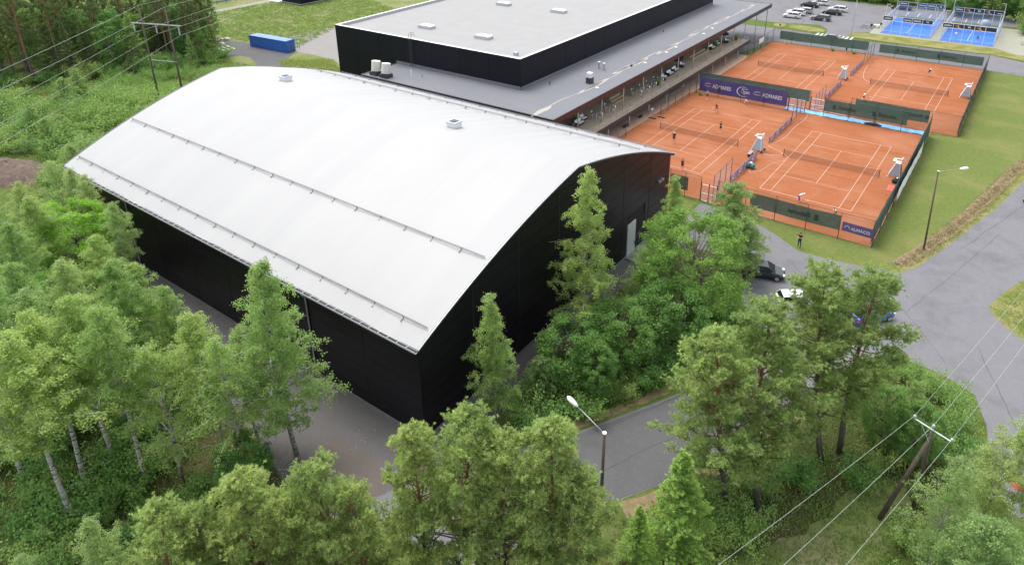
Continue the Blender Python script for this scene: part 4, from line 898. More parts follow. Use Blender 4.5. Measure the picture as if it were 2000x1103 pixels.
padel(7.6, 94.4, 'blue padel court with figure adverts on its end glass, farther from the cars', ['bars', 'figure', 'G', 'figure', ''], 'banner_black')
# ------------------------------------------------------------------ cars
def make_car(name, label, paintm, x, y, rz, kind='hatch', group='parked cars', z=.016):
    t = thing(name, label, 'car', (x, y, z), rz, group)
    L, W = {'hatch': (4.2, 1.78), 'sedan': (4.75, 1.84), 'wagon': (4.7, 1.84), 'suv': (4.6, 1.9)}[kind]
    hz = {'hatch': .0, 'sedan': 0, 'wagon': 0.02, 'suv': .16}[kind]; h = L / 2
    # stations: x, z top of the body, half width
    st = [(-h, .72, .70), (-h + .12, .86, .80), (-h * .62, .93, .88), (0, .93, .90), (h * .42, .92, .89), (h * .72, .84, .85), (h - .15, .70, .76), (h, .58, .64)]
    if kind in ('hatch', 'wagon', 'suv'): st[0] = (-h, .90, .74); st[1] = (-h + .1, .97, .82)
    vs = []; k = W / 1.8
    for (sx, zt, hw) in st:
        zt += hz; hw *= k; zb = .26 + hz * .6; 
        vs += [(sx, -hw * .92, zb), (sx, -hw, zb + .18), (sx, -hw, zt - .18), (sx, -hw * .9, zt), (sx, hw * .9, zt), (sx, hw, zt - .18), (sx, hw, zb + .18), (sx, hw * .92, zb)]
    fs = [(i * 8 + j, (i + 1) * 8 + j, (i + 1) * 8 + (j + 1) % 8, i * 8 + (j + 1) % 8) for i in range(len(st) - 1) for j in range(8)] + [tuple(range(8)), tuple(range(len(st) * 8 - 1, len(st) * 8 - 9, -1))]
    m = MB().add(vs, fs); m.build('body', paintm, t, None, False)
    # greenhouse
    zb = .90 + hz; zr = 1.44 + hz * .9
    prof = {'hatch': [(-h + .12, zb), (-h + .45, zr - .08), (-.2, zr), (.35, zr - .02), (1.12, zb)], 'sedan': [(-h + .55, zb), (-1.05, zr - .05), (-.3, zr), (.35, zr - .03), (1.2, zb)], 'wagon': [(-h + .12, zb), (-h + .5, zr - .05), (-.4, zr), (.35, zr - .02), (1.2, zb)], 'suv': [(-h + .1, zb), (-h + .4, zr - .02), (-.3, zr + .05), (.4, zr), (1.15, zb)]}[kind]
    hw0, hw1 = .84 * k, .64 * k; m = MB(); n = len(prof); vs = []
    for (px, pz) in prof: f = (pz - zb) / (zr - zb); hw = hw0 + (hw1 - hw0) * f; vs += [(px, -hw, pz), (px, hw, pz)]
    fs = [(2 * i, 2 * i + 1, 2 * i + 3, 2 * i + 2) for i in range(n - 1)] + [tuple(2 * i for i in range(n - 1, -1, -1)), tuple(2 * i + 1 for i in range(n))]
    m.add(vs, fs); m.build('window', 'car_glass', t)
    m = MB(); top = prof[1:4]; vs = []
    for (px, pz) in top: vs += [(px - .02, -hw1 * 1.03, pz - .03), (px - .02, -hw1 * .96, pz + .025), (px - .02, hw1 * .96, pz + .025), (px - .02, hw1 * 1.03, pz - .03)]
    m.add(vs, [(i * 4 + j, i * 4 + j + 1, (i + 1) * 4 + j + 1, (i + 1) * 4 + j) for i in range(2) for j in range(3)] + [(0, 3, 2, 1), (8, 9, 10, 11)]); m.build('roof', paintm, t)
    for s in (-1, 1):                      # pillars
        for (a, b) in ((0, 1), (3, 4), (2, 2)):
            (ax, az), (bx_, bz) = prof[a], prof[b]
            if a == 2: ax, az, bx_, bz = prof[2][0] - .1, zb, prof[2][0] - .15, zr
            fa, fb = (az - zb) / (zr - zb), (bz - zb) / (zr - zb); MB().tube([(ax, s * (hw0 + (hw1 - hw0) * fa + .005), az), (bx_, s * (hw0 + (hw1 - hw0) * fb + .005), bz)], .045, 5).build('pillar', paintm, t)
        for wx in (-h * .60, h * .62):
            wh = MB().tube([(wx, s * (W / 2 - .2), .325), (wx, s * (W / 2 - .0), .325)], .325, 16).build('wheel', 'rubber', t); MB().tube([(wx, s * (W / 2 + .002), .325), (wx, s * (W / 2 + .012), .325)], .21, 12).build('rim', 'rim', wh)
        MB().box((h - .14, s * .60 * k, .66 + hz), (.2, .36, .14)).build('headlight', 'lamp_lens', t); MB().box((-h + .02, s * .66 * k, .82 + hz), (.1, .3, .16)).build('tail_light', 'tail_red', t); MB().box((.85, s * (.93 * k), .98 + hz), (.14, .16, .12)).build('mirror', paintm, t)
    MB().box((h - .02, 0, .46 + hz), (.06, 1.1, .2)).build('grille', 'steel_dark', t); MB().box((-h, 0, .6), (.03, .5, .12)).build('number_plate', 'plate', t)
    return t
pi = math.pi
make_car('parked_car', 'white hatchback nearest the grass islands in the parking lot', 'paint_white', -26.0, 100.0, pi + .02, 'hatch')
make_car('parked_car', 'white hatchback second in the left row, behind the nearest white one', 'paint_white', -26.1, 103.6, pi + .03, 'suv')
make_car('parked_car', 'silver grey car third in the left row of the parking lot', 'paint_silver', -25.2, 107.0, pi, 'wagon')
make_car('parked_car', 'black sedan in the left row with a white car behind it', 'paint_black', -25.9, 115.4, pi, 'sedan')
make_car('parked_car', 'white car farthest back in the left row at the bushes', 'paint_white', -24.4, 119.4, pi, 'wagon')
make_car('parked_car', 'dark grey estate car nearest in the middle row of the parking lot', 'paint_grey', -19.2, 100.8, pi, 'wagon')
make_car('parked_car', 'black sedan second in the middle row of the parking lot', 'paint_black', -18.6, 109.0, pi, 'sedan')
make_car('parked_car', 'white car behind the black sedan in the middle row', 'paint_white', -18.4, 113.6, pi, 'wagon')
make_car('parked_car', 'black car parked behind the nearer padel court', 'paint_black', -5.2, 124.4, pi, 'sedan')
make_car('car', 'dark car passing behind the green windscreen at the zebra crossing', 'paint_teal', -11.4, 81.4, .12, 'sedan', None, .012)
make_car('car', 'dark car parked on the forecourt half hidden by the willow', 'paint_teal', 7.0, -19.7, .35, 'hatch', None)
make_car('car', 'white car under the pine crowns at the edge of the forecourt', 'paint_white', 11.5, -22.9, .55, 'hatch', None)
make_car('car', 'blue car on the junction seen through the right hand pine', 'paint_blue', 17.5, -21.2, .95, 'hatch', None)
make_car('car', 'black car coming down the road at the right edge', 'paint_black', 28.55, 15.4, -1.85, 'hatch', None)
# ------------------------------------------------------------------ container, poles, lamps, wires
ct = thing('shipping_container', 'blue shipping container standing on the far yard', 'container', (-113.0, 8.15, .02), math.atan2(1.0, 12.8))
L_, W_, H_ = 12.2, 2.44, 2.6; rib = MB(); n = 61
for sy in (-1, 1):
    vs = []
    for i in range(n):
        x = -L_ / 2 + .12 + (L_ - .24) * i / (n - 1); d = .035 if (i // 1) % 2 else 0
        vs += [(x, sy * (W_ / 2 - .02 - d), .16), (x, sy * (W_ / 2 - .02 - d), H_ - .1)]
    MB().add(vs, [(2 * i, 2 * i + 2, 2 * i + 3, 2 * i + 1) if sy < 0 else (2 * i, 2 * i + 1, 2 * i + 3, 2 * i + 2) for i in range(n - 1)]).build('corrugated_side', 'container_blue', ct)
fr = MB()
for sx in (-1, 1):
    for sy in (-1, 1): fr.bx(sx * (L_ / 2 - .06) - .06, sx * (L_ / 2 - .06) + .06, sy * (W_ / 2 - .06) - .06, sy * (W_ / 2 - .06) + .06, 0, H_)
for sy in (-1, 1):
    for z in (.08, H_ - .05): fr.bx(-L_ / 2 + .121, L_ / 2 - .121, sy * (W_ / 2 - .05) - .05, sy * (W_ / 2 - .05) + .05, z - .07, z + .045)
fr.build('frame', 'container_blue', ct); MB().bx(-L_ / 2 + .13, L_ / 2 - .13, -W_ / 2 + .101, W_ / 2 - .101, H_ - .06, H_ - .01).build('roof', 'container_top', ct)
MB().bx(-L_ / 2 + .02, -L_ / 2 + .08, -W_ / 2 + .13, W_ / 2 - .13, .1, H_ - .1).build('end_wall', 'container_blue', ct)
for s in (-1, 1):
    d = MB().bx(L_ / 2 - .07, L_ / 2 - .01, min(s * .02, s * 1.08), max(s * .02, s * 1.08), .1, H_ - .1).build('door', 'container_blue', ct)
    for q in (.35, .75): MB().tube([(L_ / 2 + .03, s * q, .15), (L_ / 2 + .03, s * q, H_ - .15)], .025, 5).build('lock_bar', 'galv', d)
# twin-pole power line support at the far left
hp = thing('power_line_support', 'twin wooden power line poles with a cross arm behind the hall roof', 'power pole', (-94.5, -28.1, 0)); ax = Vector((5.1, 1.7, 0)); u_ = ax.normalized()
for k in (0, 1): o = ax * k; MB().tube([(o.x, o.y, 0), (o.x, o.y, 18)], [.2, .12], 8).build('pole', 'wood_pole', hp, None, True)
a_ = -u_ * 2.3; b_ = ax + u_ * 2.3
m = MB(); z = 15.1
for off in (-.16, .16):
    nrm = Vector((-u_.y, u_.x, 0)) * off; m.tube([tuple(a_ + nrm + Vector((0, 0, z))), tuple(b_ + nrm + Vector((0, 0, z)))], .08, 6)
m.build('cross_arm', 'wood_grey', hp); MB().tube([(-u_.x * .3, -u_.y * .3, 8.9), (ax.x + u_.x * .3, ax.y + u_.y * .3, 8.9)], .09, 6).build('brace', 'wood_grey', hp)
ins = []
for f in (-1.9, 2.7, 7.3):
    p_ = u_ * f; q = MB()
    for k in range(9): q.tube([(p_.x, p_.y, 15.0 - k * .16), (p_.x, p_.y, 14.94 - k * .16)], .11, 8)
    q.tube([(p_.x, p_.y, 15.05), (p_.x, p_.y, 13.5)], .03, 5); q.build('insulator_string', 'galv', hp); ins.append(Vector((-94.5, -28.1, 13.5)) + p_)
tops = [Vector((-94.5, -28.1, 18.05)), Vector((-94.5, -28.1, 18.05)) + ax]
def wire(label, a, b, sag, r=.028, group=None):
    pts = []
    for t_ in np.linspace(0, 1, 26): p_ = Vector(a).lerp(Vector(b), float(t_)); p_.z -= sag * 4 * t_ * (1 - t_); pts.append(tuple(p_))
    return tag(MB().tube(pts, r, 5, 0, False).build('power_line', 'wire', None, None, True), label, 'power line', group)
dl = (Vector((-78.0, -54.0, 18.0)) - tops[0]); dl.z = 0; dl.normalize()
nm = ['highest earth wire from the nearer twin pole towards the left', 'second earth wire from the farther twin pole towards the left']
for i, p_ in enumerate(tops): wire(nm[i], p_, p_ + dl * 130, 2.2, .022); wire('earth wire continuing right from the %s twin pole' % ('left', 'right')[i], p_, p_ - dl * 140, 2.5, .022)
nm = ['upper power line', 'middle power line', 'lowest power line']
for i, p_ in enumerate(ins): wire(nm[i] + ' crossing the wood from the cross arm to the left', p_, p_ + dl * 130, 2.4, .019); wire(nm[i] + ' continuing from the cross arm to the right', p_, p_ - dl * 140, 2.4, .022)
# wooden pole with strut at the lower right
rp = thing('power_pole', 'wooden power pole with a white cross arm and a leaning strut at lower right', 'power pole', (24.3, -41.2, 0))
topv = Vector((24.12, -43.7, 8.5)) - Vector((24.3, -41.2, 0)); MB().tube([(0, 0, 0), (topv.x * .98, topv.y * .98, 8.35)], [.14, .10], 8).build('pole', 'wood_pole', rp, None, True)
MB().tube([(22.67 - 24.3, -43.49 + 41.2, 0), (topv.x * .92, topv.y * .92, 7.8)], [.16, .11], 8).build('strut', 'wood_pole', rp, None, True)
cl, cr = Vector((23.1, -43.2, 8.5)) - Vector((24.3, -41.2, 0)), Vector((25.16, -44.0, 8.5)) - Vector((24.3, -41.2, 0))
MB().tube([tuple(cl), tuple(cr)], .05, 6).build('cross_arm', 'porcelain', rp)
pts3 = [cl, (cl + cr) / 2 + Vector((0, 0, .15)), cr]; base = Vector((24.3, -41.2, 0))
for p_ in pts3: MB().tube([(p_.x, p_.y, p_.z), (p_.x, p_.y, p_.z + .12), (p_.x, p_.y, p_.z + .2), (p_.x, p_.y, p_.z + .26)], [.04, .095, .095, .05], 8).build('insulator', 'porcelain', rp, None, True)
MB().tube([tuple(cl + Vector((.35, -.1, 0))), (topv.x, topv.y, 7.6)], .02, 5).build('stay', 'galv', rp)
far3 = [(27.55, -23.6, 8.9), (27.7, -28.0, 8.9), (27.9, -31.7, 8.9)]; dirn = []
nearp = [(17.0, -58.9, 8.2), (19.0, -58.9, 8.2), (21.2, -58.6, 8.2)]
lb = ['leftmost', 'middle', 'rightmost']
for i in range(3):
    p_ = base + pts3[i] + Vector((0, 0, .24)); f3 = Vector(far3[i]); d = (f3 - p_); wire(lb[i] + ' wire from the lower right pole over the junction', p_, p_ + d * 2.2, .35, .010)
    n3 = Vector(nearp[i]); d = n3 - p_; wire(lb[i] + ' wire from the lower right pole to the bottom edge', p_, p_ + d * 1.6, .3, .010)
# street lamps
def lamp(label, base, h, head, mat='wood_pole', lean=(0, 0), r=.13):
    t = thing('street_lamp', label, 'street lamp', (*base, 0)); tx, ty = lean
    MB().tube([(0, 0, 0), (tx, ty, h)], [r, r * .7], 8).build('pole', mat, t, None, True); MB().tube([(tx, ty, h - .02), (tx, ty, h + .05)], r * 1.05, 10).build('cap', 'white_paint', t)
    hx, hy, hz_ = head[0] - base[0], head[1] - base[1], head[2]
    d = Vector((hx - tx, hy - ty, hz_ - h)); MB().tube([(tx, ty, h - .1), tuple(Vector((tx, ty, h)) + d * .12 + Vector((0, 0, -.02))), tuple(Vector((tx, ty, h)) + d * .82)], .022, 6).build('arm', 'galv', t, None, True)
    e = Vector((tx, ty, h)); MB().tube([tuple(e + d * .78), tuple(e + d * .84), tuple(e + d * .95), tuple(e + d * 1.05), tuple(e + d * 1.1)], [.06, .13, .18, .15, .04], 10).build('lamp_head', 'white_paint', t, None, True)
lamp('street lamp in the foreground rising above the pines at the road', (7.4, -53.2), 7.2, (5.1, -53.6, 8.1), 'wood_pole', (.45, -.8))
lamp('street lamp on the lawn beside the ditch at right', (19.43, -4.86), 9.4, (21.24, -2.2, 9.15), 'wood_pole', (-.35, -.35), .10)
lamp('slender lamp post with a white double head at the parking lot', (-9.1, 87.6), 10.2, (-8.6, 88.2, 10.6), 'galv', (0, 0), .06)
# padel fittings, table, grill
t = thing('bicycle', 'bicycle standing left of the nearer padel court', 'bicycle', (-8.4, 97.3, .024), .4)
for x in (-.52, .52): 
    m = MB(); pts = [(x + .33 * math.cos(a), 0, .34 + .33 * math.sin(a)) for a in np.linspace(0, 2 * pi, 15)]; m.tube(pts, .03, 5, 0, False); m.build('wheel', 'rubber', t)
MB().tube([(-.52, 0, .34), (-.15, 0, .8), (.35, 0, .82), (.52, 0, .34)], .025, 5).tube([(-.15, 0, .8), (-.02, 0, .3), (.35, 0, .82)], .025, 5).tube([(-.52, 0, .34), (-.02, 0, .3)], .02, 5).build('frame', 'cloth_navy', t); MB().box((-.2, 0, .92), (.26, .12, .07)).build('saddle', 'rubber', t); MB().tube([(.33, -.28, 1.0), (.4, 0, 1.0), (.33, .28, 1.0)], .02, 5).build('handlebar', 'galv', t)
for i, (x, y, l_) in enumerate(((-6.2, 99.5, 'garden table with a white top left of the nearer padel court'), (22.9, 99.8, 'small table on the paving right of the padel courts'))):
    t = thing('garden_table', l_, 'table', (x, y, .024)); MB().bx(-.6, .6, -.4, .4, .7, .75).build('table_top', 'cushion' if i == 0 else 'wood_grey', t)
    for sx in (-.5, .5):
        for sy in (-.3, .3): MB().bx(sx - .03, sx + .03, sy - .03, sy + .03, 0, .699).build('leg', 'steel_dark', t)
for i, (x, y, l_) in enumerate(((-7.2, 98.6, 'dark chair in front of the garden table by the padel court'), (-5.6, 101.3, 'dark chair behind the garden table by the padel court'), (23.9, 99.3, 'round dark grill beside the small table on the paving'))):
    t = thing('garden_chair' if i < 2 else 'grill', l_, 'chair' if i < 2 else 'grill', (x, y, .024))
    if i < 2:
        MB().bx(-.25, .25, -.25, .25, .4, .46).build('seat', 'rattan', t); MB().bx(-.25, .25, .2, .25, .461, .95).build('backrest', 'rattan', t)
        for sx in (-.2, .2):
            for sy in (-.2, .2): MB().bx(sx - .02, sx + .02, sy - .02, sy + .02, 0, .399).build('leg', 'steel_dark', t)
    else:
        MB().tube([(0, 0, .5), (0, 0, .62), (0, 0, .8), (0, 0, .98), (0, 0, 1.02)], [.15, .38, .42, .25, .05], 14).build('kettle', 'steel_dark', t, None, True)
        for a in (0, 2.1, 4.2): MB().tube([(.1 * math.cos(a), .1 * math.sin(a), .55), (.35 * math.cos(a), .35 * math.sin(a), 0)], .02, 5).build('leg', 'galv', t)
gz = thing('covered_heap', 'pale tarpaulin covered heap behind the farther padel court', 'heap', (14.2, 116.4, .02)); gz.scale = (.55, .55, .7); m = MB(); n = 12; vs = [(0, 0, 1.7)]; 
for (r_, z) in ((.7, 1.62), (1.25, 1.3), (1.6, .5), (1.7, 0)): vs += [(r_ * (1 + .12 * math.sin(3 * a + r_)) * math.cos(a) * 1.3, r_ * math.sin(a), z) for a in np.linspace(0, 2 * pi, n, endpoint=False)]
m.add(vs, [(0, i + 1, (i + 1) % n + 1) for i in range(n)] + [(1 + q * n + i, 1 + (q + 1) * n + i, 1 + (q + 1) * n + (i + 1) % n, 1 + q * n + (i + 1) % n) for q in range(3) for i in range(n)]); m.build('cover', 'tarp_grey', gz, None, True); MB().tube([(-2.4, 0, .1), (2.4, 0, .1)], .06, 6).build('base_pole', 'galv', gz)
# warning sign at the grass island, bicycles rack skipped
t = thing('road_sign', 'small triangular road sign in front of the dark grey estate car', 'road sign', (-16.2, 91.6, .02)); MB().tube([(0, 0, 0), (0, 0, 2.5)], .035, 6).build('post', 'galv', t); MB().prism([(-.42, 2.0), (.42, 2.0), (0, 2.72)], -.06, -.04, 'y').build('plate', 'tarp_blueish', t)
t = thing('road_sign', 'low marker post at the left end of the grass island', 'marker', (-21.3, 93.4, .02)); MB().tube([(0, 0, 0), (0, 0, .9)], .035, 6).build('post', 'galv', t); MB().box((0, 0, 1.0), (.2, .06, .2)).build('plate', 'steel_dark', t)
# red and white barrier half hidden by the right hand birch
t = thing('barrier', 'red and white plastic barrier seen through the birch leaves at lower right', 'barrier', (29.6, -35.2, .02), .7); MB().prism([(-.3, 0), (.3, 0), (.12, .45), (.1, .95), (-.1, .95), (-.12, .45)], -.5, .5, 'y').build('body', 'red_plastic', t); MB().bx(-.11, .11, -.5, .5, .951, 1.1).build('top_stripe', 'white_paint', t)
# ------------------------------------------------------------------ far left: football goal, field fence, mast, low dark building, stones
t = thing('football_goal', 'white football goal on the far field', 'goal', (-172.6, 17.6, 0), .25)
MB().tube([(0, -3.2, 0), (0, -3.2, 2.44), (0, 3.2, 2.44), (0, 3.2, 0)], .09, 6).build('frame', 'white_paint', t)
for s in (-3.2, 3.2): MB().tube([(0, s, 2.44), (-.9, s, 2.3), (-2, s, 0), (0, s, 0)], .05, 5).build('net_support', 'white_paint', t)
t = thing('field_fence', 'low dark board fence along the football field', 'fence', (-170.6, 12, 0), -.06); 
for i in range(16): MB().bx(-.06, .06, i * 3 - .06, i * 3 + .06, 0, 1.0).build('post', 'steel_dark', t)
for i in range(15): MB().bx(-.03, .03, i * 3 + .07, i * 3 + 2.93, .45, .98).build('board', 'wood_grey', t)
t = thing('light_mast', 'foot of a light mast on a grey concrete block by the field', 'mast', (-167.2, 21.4, 0)); MB().tube([(0, 0, 1.7), (0, 0, 16)], [.22, .14], 8).build('mast', 'galv', t); MB().bx(-.7, .7, -.6, .6, 0, 1.7).build('foundation', 'tarp_grey', t)
fb = thing('low_building', 'dark low building raised on short posts at the top of the meadow', 'building', (-146.2, 42.0, 0)); MB().bx(-8.8, 0, 0, 12, .45, 5).build('wall', 'black_panel_club', fb); MB().bx(-8.9, .1, -.1, 12.1, .28, .449).build('base_beam', 'tarp_grey', fb)
for x in (-8.5, -4.3, -.3):
    for y in (.2, 4, 8): MB().bx(x - .12, x + .12, y - .12, y + .12, 0, .279).build('foot', 'steel_dark', fb)
MB().bx(-13.6, -8.95, -1.2, .6, .1, .5).build('step', 'white_paint', fb)
for i, (x, y, s) in enumerate(((-130.0, 2.8, .75), (-130.7, 5.5, .8), (-130.0, 6.3, .55), (-129.1, 7.1, .85), (-125.9, 3.6, .9))):
    m = MB(); nn = 8; vs = [(0, 0, .75 * s)]
    rr_ = random.Random(i)
    for (r_, z) in ((.55, .62), (.85, .3), (.8, 0)): vs += [(r_ * s * rr_.uniform(.8, 1.15) * math.cos(a) * 1.2, r_ * s * rr_.uniform(.8, 1.15) * math.sin(a), z * s) for a in np.linspace(0, 2 * pi, nn, endpoint=False)]
    m.add(vs, [(0, q + 1, (q + 1) % nn + 1) for q in range(nn)] + [(1 + k * nn + q, 1 + (k + 1) * nn + q, 1 + (k + 1) * nn + (q + 1) % nn, 1 + k * nn + (q + 1) % nn) for k in range(2) for q in range(nn)])
    tag(m.build('boulder', 'stone', None, (x, y, 0), True), ('pale boulder nearest the trees at the far yard', 'pale boulder second from the trees at the far yard', 'small pale boulder between two larger ones at the far yard', 'pale boulder farthest right at the back of the far yard', 'flat pale block lying on the far yard by the kerb beams')[i], 'boulder')
# ------------------------------------------------------------------ terrace furniture
TD = 2.502
def sofa(x, y, rz, label, white=True):
    t = thing('lounge_sofa', label, 'sofa', (x, y, TD), rz, 'terrace lounge seats'); MB().bx(-.95, .95, -.42, .42, .02, .34).build('base', 'rattan', t); MB().bx(-.95, .95, .36, .46, .341, .78).build('backrest', 'rattan', t)
    for s in (-1, 1): MB().bx(min(s * .86, s * .96), max(s * .86, s * .96), -.42, .355, .341, .6).build('arm_rest', 'rattan', t)
    for s in (-1, 1): MB().bx(min(s * .02, s * .84), max(s * .02, s * .84), -.41, .33, .342, .5).build('cushion', 'cushion' if white else 'grey_fabric', t)
    MB().prism([(.18, .501), (.33, .501), (.35, .85), (.26, .85)], -.8, .8, 'x').build('cushion', 'cushion' if white else 'grey_fabric', t)
SL = ['black lounge sofa at the near end of the terrace', 'lounge sofa with white cushions second from the near end', 'white cushioned sofa third from the near end', 'white cushioned sofa left of the first dark parasol', 'white cushioned sofa beside the first dark parasol', 'white cushioned sofa right of the first dark parasol', 'white cushioned sofa just before the wooden platform', 'white cushioned sofa after the wooden platform', 'white cushioned sofa under the far parasol', 'white cushioned sofa at the far end of the terrace']
for i, (x, y) in enumerate(((-27.2, -1.2), (-27.6, .6), (-28.2, 2.4), (-27.0, 28.2), (-27.2, 31.0), (-27.4, 33.6), (-27.6, 37.2), (-27.8, 52.0), (-28.0, 55.2), (-27.2, 58.6))): sofa(x, y, pi / 2 + (0 if i % 3 else .3), SL[i], i != 0)
def stool_set(x, y, label, k):
    t = thing('bar_table', 'high table ' + label, 'table', (x, y, TD), 0, 'terrace tables'); MB().bx(-.4, .4, -.7, .7, .98, 1.03).build('table_top', 'wood_grey', t)
    for sx in (-.33, .33):
        for sy in (-.6, .6): MB().bx(sx - .025, sx + .025, sy - .025, sy + .025, 0, .979).build('leg', 'cushion', t)
    for s, wd in ((-1, 'rail side'), (1, 'wall side')):
        c = thing('bar_chair', ('chair at the terrace-rail side of the table ' if s > 0 else 'chair at the facade side of the table ') + label, 'chair', (x + s * .75, y + .1 * k, TD), 0 if s > 0 else pi, 'terrace chairs'); MB().bx(-.2, .2, -.2, .2, .62, .66).build('seat', 'rattan', c); MB().bx(.17, .2, -.2, .2, .661, 1.0).build('backrest', 'cushion', c)
        for sx in (-.17, .17):
            for sy in (-.17, .17): MB().bx(sx - .018, sx + .018, sy - .018, sy + .018, 0, .619).build('leg', 'cushion', c)
TL = ['third bay of the terrace', 'left of the wooden steps', 'nearest right of the wooden steps', 'second right of the wooden steps', 'third right of the wooden steps', 'just before the lounge sofas']
for i, y in enumerate((4.6, 8.6, 17.6, 20.4, 23.0, 25.6)): stool_set(-26.9, y, TL[i], i % 2)
def parasol(x, y, label):
    t = thing('parasol', label, 'parasol', (x, y, TD), 0, 'dark terrace parasols'); MB().tube([(0, 0, 0), (0, 0, 2.7)], .035, 6).build('pole', 'galv', t); MB().bx(-.35, .35, -.35, .35, 0, .1).build('base', 'steel_dark', t)
    n = 8; vs = [(0, 0, 2.75)] + [(1.5 * math.cos(2 * pi * i / n), 1.5 * math.sin(2 * pi * i / n), 2.1) for i in range(n)] + [(1.5 * math.cos(2 * pi * i / n), 1.5 * math.sin(2 * pi * i / n), 1.9) for i in range(n)]
    MB().add(vs, [(0, i + 1, (i + 1) % n + 1) for i in range(n)] + [(i + 1, i + 1 + n, (i + 1) % n + 1 + n, (i + 1) % n + 1) for i in range(n)]).build('canopy', 'dark_fabric', t)
parasol(-27.9, 34.6, 'dark parasol over the white sofas in the middle of the terrace'); parasol(-27.9, 57.2, 'dark parasol at the far end of the terrace')
for (x, y, l_) in ((-28.6, 1.6, 'potted shrub among the near sofas of the terrace'), (-26.2, 61.4, 'potted shrub at the far end of the terrace'), (-27.9, 54, 'green potted plant by the far sofas'), (-26.3, 24.4, 'lime green plant by the terrace tables')):
    t = thing('potted_plant', l_, 'plant', (x, y, TD)); MB().tube([(0, 0, 0), (0, 0, .45)], [.2, .26], 10).build('pot', 'rattan', t)
    p_ = rng.normal(0, .24, (260, 3)); p_[:, 2] = np.abs(p_[:, 2]) * 1.6 + .4; q = rng.normal(0, .1, (260, 3)); q2 = rng.normal(0, .1, (260, 3)); obj('foliage', fastmesh('foliage', np.stack([p_, p_ + q, p_ + q + q2, p_ + q2], 1).reshape(-1, 3), 4, 'leaf_shrub', rng.random(260)), t)
